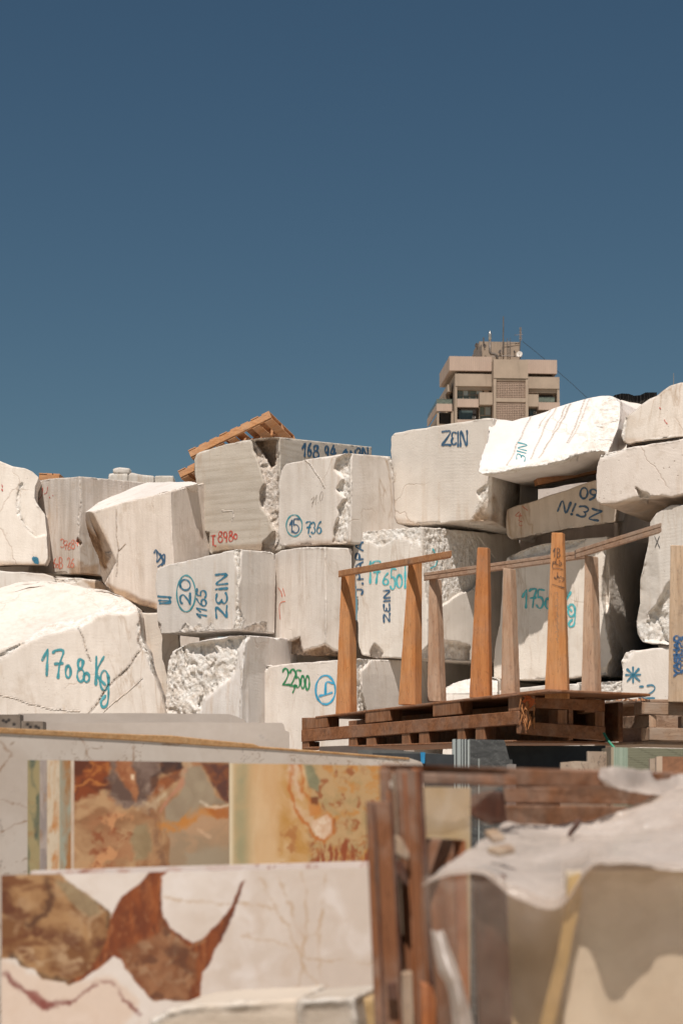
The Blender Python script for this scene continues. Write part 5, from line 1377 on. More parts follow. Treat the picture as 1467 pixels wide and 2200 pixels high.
post('plain deep orange free-standing post taller than the rails', 1007, 1056, 1499, 1025, 1049, 1176, DL(1030) + .1, W_ORANGE2, right=.1)
post('weathered grey post under the middle of the grey rail', 1075, 1117, 1493, 1080, 1102, 1221, DL(1090) + .75, W_GREYP)
p6 = post('tallest orange post with black handwriting near its top', 1169, 1223, 1500, 1184, 1210, 1144, 11.95, W_ORANGE, right=.08)
post('weathered grey-brown post where the two grey rails meet', 1247, 1293, 1504, 1255, 1277, 1194, 12.5, W_GREYP, right=.35)
p8 = post('tan post with a blue stencil stamp at the right edge', 1434, 1482, 1508, 1439, 1474, 1171, 12.2, W_TANP, right=.1)
wr = gb('1', 1188, 1178, 1193, 1196) + gb('B', 1195, 1178, 1203, 1197) + [[(1186, 1218), (1187, 1208), (1192, 1206), (1192, 1210), (1187, 1210)], [(1194, 1200), (1194, 1211), (1200, 1212), (1203, 1207), (1206, 1212), (1200, 1216)], [(1201, 1204), (1202, 1205)],
      [(1187, 1221), (1196, 1221), (1208, 1223)], [(1190, 1240), (1195, 1243), (1197, 1236), (1200, 1242), (1204, 1238), (1207, 1243), (1209, 1240), (1211, 1245), (1206, 1250)], [(1197, 1230), (1197, 1238)], [(1200, 1248), (1203, 1248)], [(1186, 1255), (1198, 1259), (1211, 1263)]]
write_on(p6, wr, BLACK, 1.5, off=.004)
write_on(p6, [[(1192 + (i % 2) * 2, 1275 + i * 14), (1197, 1272 + i * 14), (1196, 1281 + i * 14), (1200, 1283 + i * 14)] for i in range(8)], PENC, 1.1, off=.004)
STAMP = paint_mat('blue_stencil', (0.02, 0.085, 0.20), 0.25)
stv = gline('YASHA0', (1458, 1452), (0, -13.2), (-11, 0), .12)
write_on(p8, stv, STAMP, 4.6, name='stencil_lettering', off=.004)
write_on(p8, gline('STONES', (1467, 1448), (0, -10.5), (-6, 0), .35), STAMP, 2.6, name='stencil_lettering', off=.004)

# rails
def rail(lab, a, b, th, mat, depth=.05, group='rails laid on the wooden posts', groove=False):
    mb = MB()
    A, B = P(*a), P(*b)
    h = th * (a[2] + b[2]) / 2 / F
    if groove:
        mb.prism([A + Vector((0, 0, h * .36)), B + Vector((0, 0, h * .36)), B + Vector((0, 0, h)), A + Vector((0, 0, h))], Vector((0, depth, 0)))
        mb.prism([A + Vector((0, .006, h * .24)), B + Vector((0, .006, h * .24)), B + Vector((0, .006, h * .38)), A + Vector((0, .006, h * .38))], Vector((0, depth - .01, 0)))
        mb.prism([A - Vector((0, 0, h * .5)), B - Vector((0, 0, h * .5)), B + Vector((0, 0, h * .22)), A + Vector((0, 0, h * .22))], Vector((0, depth, 0)))
    else:
        mb.prism([A - Vector((0, 0, h * .5)), B - Vector((0, 0, h * .5)), B + Vector((0, 0, h * .5)), A + Vector((0, 0, h * .5))], Vector((0, depth, 0)))
    o = mb.build('wooden_rail', mat, None, bevel=.003)
    return tag(o, lab, 'wooden rail', group)
rail('short orange-brown rail lying across the two left orange posts', (727, 1232, DL(745) + .12), (970, 1189, DL(968) + .05), 13, W_RAILO, .09)
rail('long grey rail passing behind the tallest post', (911, 1241, DL(930) + .78), (1262, 1192, 12.62), 11, W_RAIL, .07, groove=True)
rail('grey rail rising to the right edge from the tallest weathered post', (1236, 1193, 12.55), (1420, 1136, 11.9), 13, W_RAIL, .07, groove=True)

# right-hand grey pallets
pg = empty('pallet_stack', P(1400, 1600, 12.4), 'grey-brown weathered double pallet at the right edge', 'pallet')
def Q(name, x0, t0, b0, x1, t1, b1, D0, D1, ext, mat=W_GREYPAL):
    return MB().prism([P(x0, t0, D0), P(x1, t1, D1), P(x1, b1, D1), P(x0, b0, D0)], Vector(ext)).build(name, mat, pg, bevel=.004)
Q('inner_stringer', 1330, 1512, 1596, 1560, 1512, 1598, 13.3, 13.0, (0, .05, 0))
Q('deck_board', 1300, 1507, 1516, 1410, 1502, 1508, 13.2, 12.5, (.1, .9, 0))
Q('deck_board', 1395, 1502, 1509, 1560, 1504, 1511, 12.35, 12.3, (.02, .10, 0))
Q('stringer', 1378, 1509, 1534, 1560, 1512, 1540, 12.3, 12.3, (0, .05, 0))
Q('spacer_block', 1361, 1508, 1536, 1379, 1509, 1534, 12.5, 12.28, (.1, .12, 0), W_GREYP)
Q('stringer', 1298, 1542, 1568, 1393, 1536, 1563, 13.0, 12.35, (.05, .06, 0))
Q('spacer_block', 1393, 1536, 1563, 1409, 1538, 1563, 12.3, 12.32, (.02, .12, 0), W_GREYP)
Q('stringer', 1394, 1563, 1590, 1560, 1566, 1594, 12.28, 12.28, (0, .05, 0))
Q('spacer_block', 1377, 1563, 1592, 1394, 1563, 1590, 12.45, 12.3, (.1, .12, 0), W_GREYP)
Q('spacer_block', 1462, 1538, 1565, 1490, 1539, 1566, 12.32, 12.32, (0, .12, 0), W_GREYP)
Q('deck_board', 1278, 1597, 1603, 1394, 1592, 1598, 13.0, 12.35, (.1, .9, 0))
Q('deck_board', 1394, 1591, 1599, 1560, 1595, 1603, 12.3, 12.3, (.05, .8, 0))
chips = MB()
for i in range(40):
    x = 1318 + 75 * r2.random(); a = P(x, 1503 + r2.uniform(-1, 3), 12.55 + r2.random() * .2)
    chips.tube([a, a + Vector((r2.uniform(-.03, .03), 0, r2.uniform(-.005, .012)))], [.006, .003], 4)
o = chips.build('wood_shavings', flat_mat('shavings', (0.62, 0.30, 0.15), .7)); tag(o, 'orange wood shavings strewn on the grey pallet', 'wood shavings', kind='stuff')
o = MB().tube([P(1296, 1575, 12.3), P(1306, 1592, 12.25), P(1319, 1607, 12.2)], .008, 6).build('green_strap', flat_mat('green_plastic', (0.04, 0.25, 0.15), .5)); tag(o, 'green plastic strap hanging off the red-brown pallet corner', 'strap')
o = MB().tube([P(1296, 1488, 12.6), P(1300, 1492, 12.6), P(1297, 1500, 12.6)], .012, 6).build('green_strap', bpy.data.materials['green_plastic']); tag(o, 'small green strap end beside the weathered post foot', 'strap')

# ---- slab bundles under the pallets, standing on the ground
def pat_slate(u, v):
    b = lerp((0.085, 0.085, 0.082), (0.15, 0.15, 0.145), np.clip(N2(u + .5 * v, v, 14, 201, ax=.4, ay=2.5) + .5, 0, 1))
    return lerp(b, (0.30, 0.30, 0.29), np.clip(N2(u + .8 * v, v - .6 * u, 16, 203, ax=.3, ay=4, ridged=True) * 3 - 1.9, 0, 1) * .5)
GZ = 2320
SG = 'slabs standing in bundles under the pallets'
SL = attr_mat('slate_face', 0.6)
EDGE = flat_mat('sawn_slate_edge', (0.50, 0.53, 0.51), .7)
def bslab(lab, pl, D, pat, mat=SL, th=.02, Dr=None, res=3.0): return slab('stone_slab', lab, 'stone slab', pl, D, th, pat, mat, SG, res=res, Dr=Dr)
solid = lambda c, s=0, sc=20: (lambda u, v: lerp(tuple(x * .85 for x in c), tuple(min(1, x * 1.12) for x in c), np.clip(N2(u, v, sc, 210 + s) + .5, 0, 1)))
bslab('grey-brown slab lying lowest under the left end of the red-brown pallet', [(686, 1604), (740, 1602), (868, 1611), (868, GZ), (686, GZ)], 11.8, solid((0.24, 0.19, 0.16), 1))
bslab('grey slab with a light top edge under the red-brown pallet', [(769, 1611), (850, 1612), (925, 1618), (975, 1622), (975, GZ), (769, GZ)], 11.4, solid((0.22, 0.215, 0.20), 2))
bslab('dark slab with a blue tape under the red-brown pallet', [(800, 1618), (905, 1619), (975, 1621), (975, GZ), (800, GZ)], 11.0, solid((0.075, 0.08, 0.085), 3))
o = MB().prism([P(903, 1616, 10.97), P(913, 1616, 10.97), P(912, 1640, 10.97), P(904, 1640, 10.97)], Vector((0, .06, 0))).build('blue_tape', flat_mat('blue_tape', (0.03, 0.22, 0.42), .5)); tag(o, 'strip of blue tape over the edge of the dark slab', 'tape')
for i, (lab, x0, x1, D) in enumerate((('leftmost of the slate slabs with white sawn edges', 971, 979, 11.30), ('second of the slate slabs with white sawn edges', 981, 990, 11.22), ('third of the slate slabs with white sawn edges', 991, 996, 11.14), ('fourth of the slate slabs with white sawn edges', 997, 1002, 11.06))):
    bslab(lab, [(x0, 1591 - i * .6), (x0 + 2, 1588), (x1 + 4, 1588), (x1 + 4, GZ), (x0, GZ)], D, (lambda x0, x1: (lambda u, v: lerp((0.10, 0.10, 0.10), (0.52, 0.55, 0.53), ((u > x0 + .2) & (u < x1 - 1)).astype(float))))(x0, x1), res=1.0)
bslab('large dark slate slab with diagonal streaks and a white left edge', [(1004, 1590), (1008, 1588), (1083, 1590), (1096, 1640), (1096, GZ), (1004, GZ)], 10.95, lambda u, v: lerp(pat_slate(u, v), (0.52, 0.55, 0.53), np.clip((1009 - u) / 2, 0, 1)), res=2)
bslab('very dark slab whose colour carries the shade under the near pallet corner', [(1060, 1602), (1300, 1602), (1300, GZ), (1060, GZ)], 12.4, solid((0.07, 0.072, 0.075), 5))  # near-black colour paints in the shadow under the pallet
bslab('small slate offcut with a light edge in front of the streaked slate', [(1027, 1630), (1045, 1628), (1100, 1632), (1100, GZ), (1027, GZ)], 10.4, lambda u, v: lerp(pat_slate(u, v), (0.45, 0.47, 0.45), np.clip((1030 - u) / 1.5, 0, 1)), res=2)
bslab('small light grey slab corner beside the slate offcut', [(1088, 1643), (1094, 1641), (1108, 1642), (1108, GZ), (1088, GZ)], 10.2, solid((0.33, 0.30, 0.28), 6))
def pat_vein_beige(u, v):
    b = lerp((0.48, 0.38, 0.30), (0.58, 0.48, 0.39), np.clip(N2(u, v, 30, 221) + .5, 0, 1))
    return lerp(b, (0.10, 0.075, 0.06), np.clip(1 - np.abs(N2(u, v, 26, 222, ax=2)) / .05, 0, 1) * .8)
bslab('beige slab with black squiggly veins left of the green-edged bundle', [(1261, 1614), (1313, 1615), (1313, GZ), (1261, GZ)], 11.2, pat_vein_beige, HON, .05, res=1.5)
bslab('low beige slab with vertical ribs in front of the dark slab', [(1204, 1638), (1235, 1635), (1262, 1636), (1262, GZ), (1204, GZ)], 10.9, pat_vein_beige, HON, .05, res=1.5)
def pat_bundle(u, v):
    b = lerp((0.50, 0.56, 0.46), (0.30, 0.36, 0.29), (np.sin(u * 1.5) > .2).astype(float))
    h = lerp((0.34, 0.33, 0.24), (0.22, 0.21, 0.15), (np.sin(v * 1.75) > .35).astype(float))
    k = (u > 1348).astype(float)
    b = b * (1 - k)[:, None] + h * k[:, None]
    return lerp(b, (0.50, 0.42, 0.32), ((u < 1318)).astype(float))
bslab('thick bundle of thin slabs showing pale green sawn edges at right', [(1312, 1605), (1348, 1606), (1600, 1611), (1600, GZ), (1312, GZ)], 11.0, pat_bundle, HON, .4, res=1.0)
bslab('narrow beige slab edge in front of the green-edged bundle', [(1395, 1630), (1408, 1629), (1408, GZ), (1395, GZ)], 10.6, pat_vein_beige, HON, .04, res=1.5)
bslab('brown veined slab in front of the green-edged bundle at the right edge', [(1409, 1626), (1421, 1624), (1421, 1625), (1600, 1628), (1600, GZ), (1409, GZ)], 10.5, lambda u, v: lerp(solid((0.36, 0.20, 0.12), 8, 12)(u, v), (0.60, 0.48, 0.38), np.clip((1422 - u) * 2, 0, 1)), HON, .04, res=1.5)

# ---------------------------------------------------------------- broken pallets on top of the grey block
W_PALT = wood_mat('bright_pallet_wood', (0.47, 0.21, 0.085), (0.60, 0.30, 0.13), 'X', 12, .25)
def pallet(lab, O, e1, e2, e3, group, n_top=8, gap_boards=(0, 2, 3, 5, 6), ):
    """stringers along e1, boards along e2; O is the lower near corner"""
    M = Matrix((e1.normalized(), e2.normalized(), e3.normalized())).transposed().to_4x4()
    M.translation = O
    L1, L2 = e1.length, e2.length
    rt = empty('wooden_pallet', O, lab, 'pallet', group)
    for k in range(3):
        y = k * (L2 - .05) / 2
        MB().box((0, y, 0), (L1, y + .05, .075), M).build('stringer', W_PALT, rt, bevel=.004)
    for k in range(n_top):
        x = k * (L1 - .1) / (n_top - 1)
        MB().box((x, .02 if k % 3 else -.006, .076), (x + .1, L2 + .015, .096 if k % 3 else .09), M).build('deck_board', W_PALT, rt, bevel=.003)
    for k in gap_boards:
        x = k * (L1 - .1) / 6
        MB().box((x, .012, -.02), (x + .1, L2 - .01, -.001), M).build('deck_board', W_PALT, rt, bevel=.003)
    return rt
O = P(410, 982, 23.5)
e1 = P(583, 897, 23.3) - O
t = P(640, 948, 24.4) - P(583, 897, 23.3)
e3 = e1.cross(t).normalized(); 
if e3.z < 0: e3 = -e3
e2 = e3.cross(e1).normalized() * t.length
if e2.dot(t) < 0: e2 = -e2
pallet('orange-brown wooden pallet leaning upward on the grey travertine block', O, e1, e2, e3, 'pallets lying on the stack')
O2 = P(388, 1026, 23.8); e1b = e1.normalized() * .95
pallet('second wooden pallet, mostly hidden, lying below the leaning pallet', O2, e1b, e2 * .9, e3, 'pallets lying on the stack', gap_boards=(0, 1, 3, 5))
O3 = P(84, 1031, 25.5)
pallet('wooden pallet end just showing behind the grey veined block at left', O3, Vector((.26, .0, -.015)) * 1.0, Vector((.05, .9, .0)), Vector((0.05, 0, 1)), 'pallets lying on the stack', n_top=3, gap_boards=())
# timbers between the rusty block and the wedged block
o = MB().beam(P(1150, 1036, 21.4), P(1330, 1000, 21.6), .12, .075).build('timber_beam', W_RAILO, bevel=.005); tag(o, 'dark timber beam propping up the rusty streaked block', 'timber')
# black corrugated sheet on the skyline
V = []; Fc = []
prof = [(1316, 850), (1322, 848), (1335, 845), (1350, 846), (1361, 850), (1374, 849), (1386, 843), (1412, 843)]
for i in range(61):
    x = 1318 + 92 * i / 60
    yy = float(np.interp(x, [p[0] for p in prof], [p[1] for p in prof])) + .25 * math.sin(i * 2.1)
    for (dy, dd) in ((0, 0), (14, 0), (14, 1.6), (0, 1.6)):
        V.append(P(x, yy + dy, 26 + .05 * math.sin(i * 1.3)) + Vector((0, dd, 0)))
for i in range(60):
    for k in range(4):
        a, b_ = i * 4 + k, i * 4 + (k + 1) % 4
        Fc.append((a, b_, b_ + 4, a + 4))
Fc += [(0, 3, 2, 1), (240, 241, 242, 243)]
o = mesh_obj('corrugated_sheet', V, Fc, flat_mat('black_sheet', (0.03, 0.028, 0.027), .6)); tag(o, 'black corrugated sheeting on the skyline behind the top right block', 'roof sheet')
o = MB().tube([P(1446, 900, 60), P(1446, 802, 60)], [.02, .012], 6).build('antenna_rod', flat_mat('antenna_metal', (0.2, 0.2, 0.2), .5)); tag(o, 'thin faint antenna rod rising above the top right block', 'antenna')
# ---------------------------------------------------------------- wooden crate and the sheeted slab bundle, close on the right
W_CR = wood_mat('crate_wood', (0.12, 0.042, 0.018), (0.27, 0.11, 0.05), 'Z', 20, .45)
W_CRX = wood_mat('crate_rail_wood', (0.18, 0.072, 0.032), (0.31, 0.14, 0.07), 'X', 21, .3)
W_CRD = wood_mat('dark_crate_wood', (0.065, 0.026, 0.016), (0.12, 0.045, 0.026), 'Z', 22, .2)
W_CRO = wood_mat('orange_crate_wood', (0.30, 0.09, 0.03), (0.42, 0.16, 0.06), 'Z', 23, .2)
W_PALE = wood_mat('pale_crate_wood', (0.30, 0.19, 0.12), (0.42, 0.30, 0.20), 'Z', 24, .4)
cr = empty('wooden_crate', P(860, 2240, 3.3), 'tall red-brown wooden crate frame with splintery upright planks beside the white slabs', 'crate')
def plank(x0t, x1t, yt, x0b, x1b, D, th, mat=W_CR, name='plank', yb=3600, off=0):
    mb = MB()
    k = (yb - yt) / (2200 - yt)
    X0, X1 = x0t + (x0b - x0t) * k, x1t + (x1b - x1t) * k
    mb.prism([P(x0t, yt, D), P(x1t, yt + 2, D), P(X1, yb, D), P(X0, yb, D)], Vector((0, th, 0)))
    return mb.build(name, mat, cr, bevel=.002)
plank(786, 842, 1721, 806, 872, 3.22, .06)
plank(815, 836, 1652, 838, 858, 3.30, .04, W_CR)
plank(832, 846, 1700, 852, 866, 3.26, .03, W_CRO)
plank(842, 862, 1662, 864, 884, 3.34, .03, W_PALE)
plank(850, 893, 1652, 876, 920, 3.27, .05, W_CR)
plank(884, 908, 1650, 908, 936, 3.31, .05, W_CRO)
plank(897, 908, 1652, 925, 936, 3.25, .02, W_CRD)
plank(836, 843, 1690, 862, 869, 3.21, .02, W_CRD)
plank(866, 872, 1660, 892, 898, 3.24, .02, W_CRO)
plank(800, 806, 1724, 822, 828, 3.2, .015, W_CRD)
# lower cross cleats with pale splintered patches
def cleat(pts, D, th, mat): return MB().prism([P(x, y, D) for x, y in pts], Vector((0, th, 0))).build('cleat', mat, cr, bevel=.003)
cleat([(840, 1790), (862, 1800), (880, 1835), (876, 1850), (842, 1832)], 3.22, .03, W_PALE)
cleat([(842, 1840), (868, 1858), (880, 1905), (870, 1902), (850, 1875)], 3.21, .03, W_CRD)
cleat([(862, 2090), (886, 2088), (892, 2300), (868, 2300)], 3.2, .03, W_PALE)
cleat([(832, 2115), (852, 2110), (856, 2150), (834, 2150)], 3.2, .03, W_CRD)
cleat([(902, 2110), (930, 2120), (938, 2150), (934, 2300), (906, 2300)], 3.18, .03, W_CRO)
# top rail running right, with the folded board stack below it
def crx(pts, ext, mat=W_CRX, name='rail'): return MB().prism([P(*p) for p in pts], Vector(ext)).build(name, mat, cr, bevel=.003)
crx([(815, 1641, 3.36), (905, 1643, 3.38), (1100, 1650, 3.6), (1295, 1654, 3.9), (1560, 1662, 4.2), (1560, 1695, 4.2), (1295, 1694, 3.9), (1100, 1688, 3.6), (905, 1680, 3.38), (815, 1676, 3.36)], (.01, .03, 0))
crx([(905, 1660, 3.33), (1060, 1664, 3.5), (1110, 1668, 3.55), (1110, 1690, 3.55), (905, 1684, 3.33)], (.0, .02, 0), W_CR)
crx([(1079, 1692, 3.9), (1400, 1690, 4.3), (1425, 1702, 4.3), (1400, 1730, 4.3), (1085, 1726, 3.9)], (.02, .12, 0), W_CRX, 'inner_board')
crx([(1083, 1729, 3.88), (1395, 1733, 4.28), (1340, 1764, 4.2), (1180, 1780, 4.0), (1090, 1770, 3.88)], (.02, .12, 0), W_CRX, 'inner_board')
crx([(996, 1728, 3.86), (1018, 1706, 3.86), (1050, 1699, 3.86), (1078, 1702, 3.86), (1090, 1768, 3.86), (1050, 1772, 3.86), (1010, 1752, 3.86)], (.02, .2, 0), W_CRD, 'beam_end')
# shorter uprights inside the sheet
def up(x0t, x1t, yt, x0b, x1b, D, th, mat, name='upright'): return plank(x0t, x1t, yt, x0b, x1b, D, th, mat, name)
up(918, 975, 1802, 935, 985, 3.45, .05, W_CR)
up(975, 1000, 1804, 985, 1010, 3.47, .05, W_CRO)
up(1018, 1086, 1878, 1030, 1100, 3.10, .06, W_CRD)

# slabs packed in the crate
def pat_olive(u, v):
    b = lerp((0.78, 0.63, 0.43), (0.70, 0.56, 0.38), np.clip(N2(u, v, 120, 301) + .5, 0, 1))
    return b
def pat_olive2(u, v):
    b = lerp((0.80, 0.71, 0.59), (0.74, 0.64, 0.52), np.clip(N2(u, v, 90, 302) + .5, 0, 1))
    return b
slab('stone_slab', 'beige slab behind the clear sheet, next to the dark upright', 'stone slab', [(905, 1690), (1010, 1692), (1010, 3400), (905, 3400)], 3.75, 0.03, lambda u, v: lerp((0.62, 0.52, 0.40), (0.56, 0.43, 0.27), np.clip(N2(u, v, 60, 305) + .5, 0, 1)), HON, 'slabs packed inside the crate', res=5)
slab('stone_slab', 'olive-beige slab inside the sheeted crate', 'stone slab', [(1092, 1905), (1230, 1900), (1230, 3400), (1092, 3400)], 3.16, 0.03, pat_olive, HON, 'slabs packed inside the crate', res=5)
slab('stone_slab', 'nearest pale slab behind the sheet', 'stone slab', [(1216, 1872), (1600, 1866), (1600, 3400), (1180, 3400)], 3.05, 0.03, pat_olive2, HON, 'slabs packed inside the crate', res=4)
for k_, (D_, lab_) in enumerate(((3.2, 'slab just behind the nearest packed slab'), (3.36, 'third slab back in the sheeted crate'), (3.52, 'rearmost slab under the sheet fold'))):
    yt_ = 1700 + (1880 - 1700) * 3.05 / D_
    slab('stone_slab', lab_, 'stone slab', [(1236 - 10 * k_, yt_), (1600, yt_ - 4), (1600, 3200), (1236 - 10 * k_, 3200)], D_, 0.05, lambda u, v: lerp((0.70, 0.60, 0.50), (0.6, 0.5, 0.4), np.clip(N2(u, v, 90, 340) + .5, 0, 1)), HON, 'slabs packed inside the crate', res=12)
o = MB().prism([P(1222, 1884, 3.02), P(1246, 1876, 3.02), P(1250, 1930, 3.02), P(1232, 2000, 3.02), P(1222, 2060, 3.02), P(1180, 2240, 3.02), P(1150, 2240, 3.02), P(1196, 2060, 3.02), P(1214, 1960, 3.02)], Vector((0, .02, 0))).build('foam_strip', flat_mat('yellow_foam', (0.46, 0.31, 0.14), .8, 12, .25))
tag(o, 'yellow-ochre strip running down the edge of the nearest packed slab', 'strip')

# clear plastic sheeting
def film_mat(name, op, col=(0.72, 0.64, 0.58), va=.28):
    m, nt, b = new_mat(name); g = G(nt)
    out = [n for n in nt.nodes if n.type == 'OUTPUT_MATERIAL'][0]
    nt.nodes.remove(b)
    c0 = g.coords()
    n = g.noise(c0, 6, 6, .6, .4)
    tr = g.node('ShaderNodeBsdfTransparent'); df = g.node('ShaderNodeBsdfDiffuse'); tl = g.node('ShaderNodeBsdfTranslucent'); gl = g.node('ShaderNodeBsdfGlossy')
    tr.inputs[0].default_value = (0.97, 0.955, 0.94, 1); df.inputs[0].default_value = (*col, 1); tl.inputs[0].default_value = (*col, 1); gl.inputs['Roughness'].default_value = .42
    gl.inputs[0].default_value = (.9, .9, .9, 1)
    a = g.node('ShaderNodeMixShader'); a.inputs[0].default_value = .45; g.l(df.outputs[0], a.inputs[1]); g.l(tl.outputs[0], a.inputs[2])
    c = g.node('ShaderNodeMixShader'); c.inputs[0].default_value = .13; g.l(a.outputs[0], c.inputs[1]); g.l(gl.outputs[0], c.inputs[2])
    d = g.node('ShaderNodeMixShader'); g.l(g.ramp(n, [(.32, max(0, op - va)), (.62, min(1, op + va * .7))]), d.inputs[0]); g.l(tr.outputs[0], d.inputs[1]); g.l(c.outputs[0], d.inputs[2])
    g.l(d.outputs[0], out.inputs[0])
    bn = g.node('ShaderNodeBump'); bn.inputs['Strength'].default_value = .6; bn.inputs['Distance'].default_value = .02
    g.l(n, bn.inputs['Height']); 
    for s_ in (df, tl, gl): g.l(bn.outputs[0], s_.inputs['Normal'])
    return m
def film(name, rows, mat, parent=None, nu=60, nv=36, wr=0.010, seed=1, sc=9):
    """rows of control points (px,py,D) spanning the sheet; smooth in both directions, with creases"""
    rows = [[P(*p) for p in r] for r in rows]
    def samp(r, t):
        k = t * (len(r) - 1); i = min(int(k), len(r) - 2); f = k - i
        p0, p1, p2, p3 = r[max(i - 1, 0)], r[i], r[i + 1], r[min(i + 2, len(r) - 1)]
        return 0.5 * ((2 * p1) + (p2 - p0) * f + (2 * p0 - 5 * p1 + 4 * p2 - p3) * f * f + (3 * p1 - p0 - 3 * p2 + p3) * f ** 3)
    V = []
    for j in range(nv + 1):
        col = []
        for i in range(nu + 1):
            c = [samp(r, i / nu) for r in rows]
            V.append(samp(c, j / nv))
    A = np.array([tuple(v) for v in V])
    w = fbm(A * np.array([sc, sc, sc * .6]), 4, seed, .55, True) * wr + fbm(A * 30, 2, seed + 3) * wr * .08
    w = w - w.mean() + fbm(A * 3.4 + seed, 2, seed + 9) * wr * 1.3
    A[:, 1] -= w; A[:, 2] += w * .45
    Fc = [(j * (nu + 1) + i, j * (nu + 1) + i + 1, (j + 1) * (nu + 1) + i + 1, (j + 1) * (nu + 1) + i) for j in range(nv) for i in range(nu)]
    o = mesh_obj(name, A, Fc, mat, parent, smooth=True)
    md = o.modifiers.new('thick', 'SOLIDIFY'); md.thickness = .0006
    return o
sheet = empty('plastic_sheet', P(1250, 2300, 3.0), 'crumpled milky plastic sheet draped over the slabs in the wooden crate at lower right', 'plastic sheet')
FT = film_mat('milky_film', .74, (0.72, 0.63, 0.56)); FH = film_mat('thin_film', .11, (0.60, 0.47, 0.37), .07)
# top, lying over the packed slabs, sunlit; its front edge sags forward in lobes
PX = [904, 960, 1036, 1110, 1200, 1262, 1310, 1370, 1440, 1590]
film('draped_top', [
  [(1086, 1768, 3.75), (1100, 1770, 3.72), (1130, 1772, 3.74), (1170, 1770, 3.78), (1220, 1768, 3.82), (1270, 1764, 3.86), (1330, 1744, 3.9), (1400, 1708, 4.0), (1470, 1666, 4.1), (1590, 1640, 4.15)],
  [(1030, 1806, 3.45), (1060, 1806, 3.48), (1100, 1806, 3.5), (1150, 1804, 3.55), (1210, 1800, 3.58), (1266, 1792, 3.6), (1330, 1780, 3.65), (1400, 1758, 3.7), (1470, 1735, 3.75), (1590, 1720, 3.8)],
  [(965, 1852, 3.22), (1000, 1848, 3.24), (1060, 1848, 3.26), (1120, 1850, 3.28), (1200, 1846, 3.3), (1270, 1822, 3.3), (1320, 1816, 3.3), (1385, 1812, 3.33), (1450, 1806, 3.35), (1590, 1795, 3.4)],
  [(904, 1896, 3.08), (945, 1886, 3.08), (1036, 1880, 3.06), (1110, 1922, 3.03), (1200, 1946, 3.0), (1262, 1872, 2.985), (1310, 1858, 2.935), (1370, 1862, 2.96), (1440, 1868, 2.975), (1590, 1874, 2.97)]],
  FT, sheet, 150, 80, .020, 5, 10)
film('back_fold', [
  [(1290, 1650, 3.85), (1350, 1652, 3.9), (1420, 1656, 4.0), (1480, 1660, 4.05), (1580, 1660, 4.1)],
  [(1285, 1672, 3.8), (1340, 1690, 3.85), (1410, 1690, 3.95), (1480, 1690, 4.0), (1580, 1690, 4.05)],
  [(1300, 1690, 3.82), (1380, 1700, 3.85), (1430, 1715, 3.9), (1480, 1740, 3.95), (1580, 1745, 4.0)]], FT, sheet, 40, 14, .015, 6, 12)
film('inner_fold', [
  [(905, 1690, 3.55), (960, 1692, 3.6), (1010, 1694, 3.7), (1080, 1692, 3.8)],
  [(905, 1740, 3.5), (950, 1750, 3.55), (992, 1740, 3.6), (1000, 1750, 3.6)],
  [(905, 1800, 3.45), (960, 1795, 3.5), (1020, 1775, 3.55), (1090, 1780, 3.6)]], FH, sheet, 30, 20, .012, 7, 9)
# hanging side, thin
film('hanging_side', [
  [(906, 1886, 3.085), (945, 1877, 3.085), (1036, 1870, 3.07), (1110, 1908, 3.04), (1200, 1932, 3.01), (1262, 1862, 2.995), (1310, 1848, 2.945), (1370, 1852, 2.97), (1440, 1858, 2.985), (1590, 1864, 2.98)],
  [(905, 2000, 3.09), (950, 1998, 3.07), (1036, 2000, 3.05), (1110, 2010, 3.02), (1200, 2020, 3.0), (1262, 2000, 2.99), (1310, 2000, 2.96), (1370, 2000, 2.97), (1440, 2000, 2.98), (1590, 2000, 2.97)],
  [(930, 2110, 3.08), (985, 2105, 3.05), (1045, 2120, 3.05), (1120, 2120, 3.03), (1200, 2120, 3.0), (1262, 2120, 2.99), (1310, 2120, 2.98), (1370, 2120, 2.98), (1440, 2120, 2.98), (1590, 2120, 2.97)],
  [(955, 2330, 3.08), (1010, 2330, 3.04), (1080, 2330, 3.04), (1140, 2330, 3.02), (1200, 2330, 3.0), (1262, 2330, 2.99), (1310, 2330, 2.98), (1370, 2330, 2.98), (1440, 2330, 2.98), (1590, 2330, 2.97)]],
  FH, sheet, 90, 50, .008, 8, 5)
film('hanging_tail', [
  [(925, 2000, 3.02), (940, 2005, 3.0), (950, 2000, 3.02)],
  [(940, 2080, 2.99), (965, 2085, 2.96), (985, 2085, 2.99)],
  [(965, 2140, 2.98), (985, 2150, 2.95), (1000, 2140, 2.98)],
  [(985, 2330, 2.97), (1010, 2330, 2.94), (1050, 2330, 2.97)]], FT, sheet, 16, 40, .012, 9, 14)


for lab_, pts_, th_ in (('dark brown sliver standing in for a tear in the plastic sheet', [(1238, 1774, 3.62), (1244, 1778, 3.62), (1224, 1802, 3.55), (1216, 1806, 3.54)], .012),
                        ('pale brown piece standing in for a patch under the plastic sheet, the upper one', [(1038, 1800, 3.42), (1062, 1796, 3.42), (1082, 1812, 3.38), (1056, 1818, 3.38)], .01),
                        ('pale brown piece standing in for a patch under the plastic sheet, the lower one', [(1044, 1838, 3.22), (1092, 1830, 3.24), (1104, 1838, 3.22), (1068, 1846, 3.2)], .01)):
    o = MB().prism([P(*p_) + Vector((0, -.02, .004)) for p_ in pts_], Vector((0, 0, th_))).build('sheet_mark', W_CRD if 'dark' in lab_ else W_PALE, bevel=.002)  # stand for a tear and brown patches seen through the film
    tag(o, lab_, 'sheet mark', 'stand-in marks on the plastic sheet')
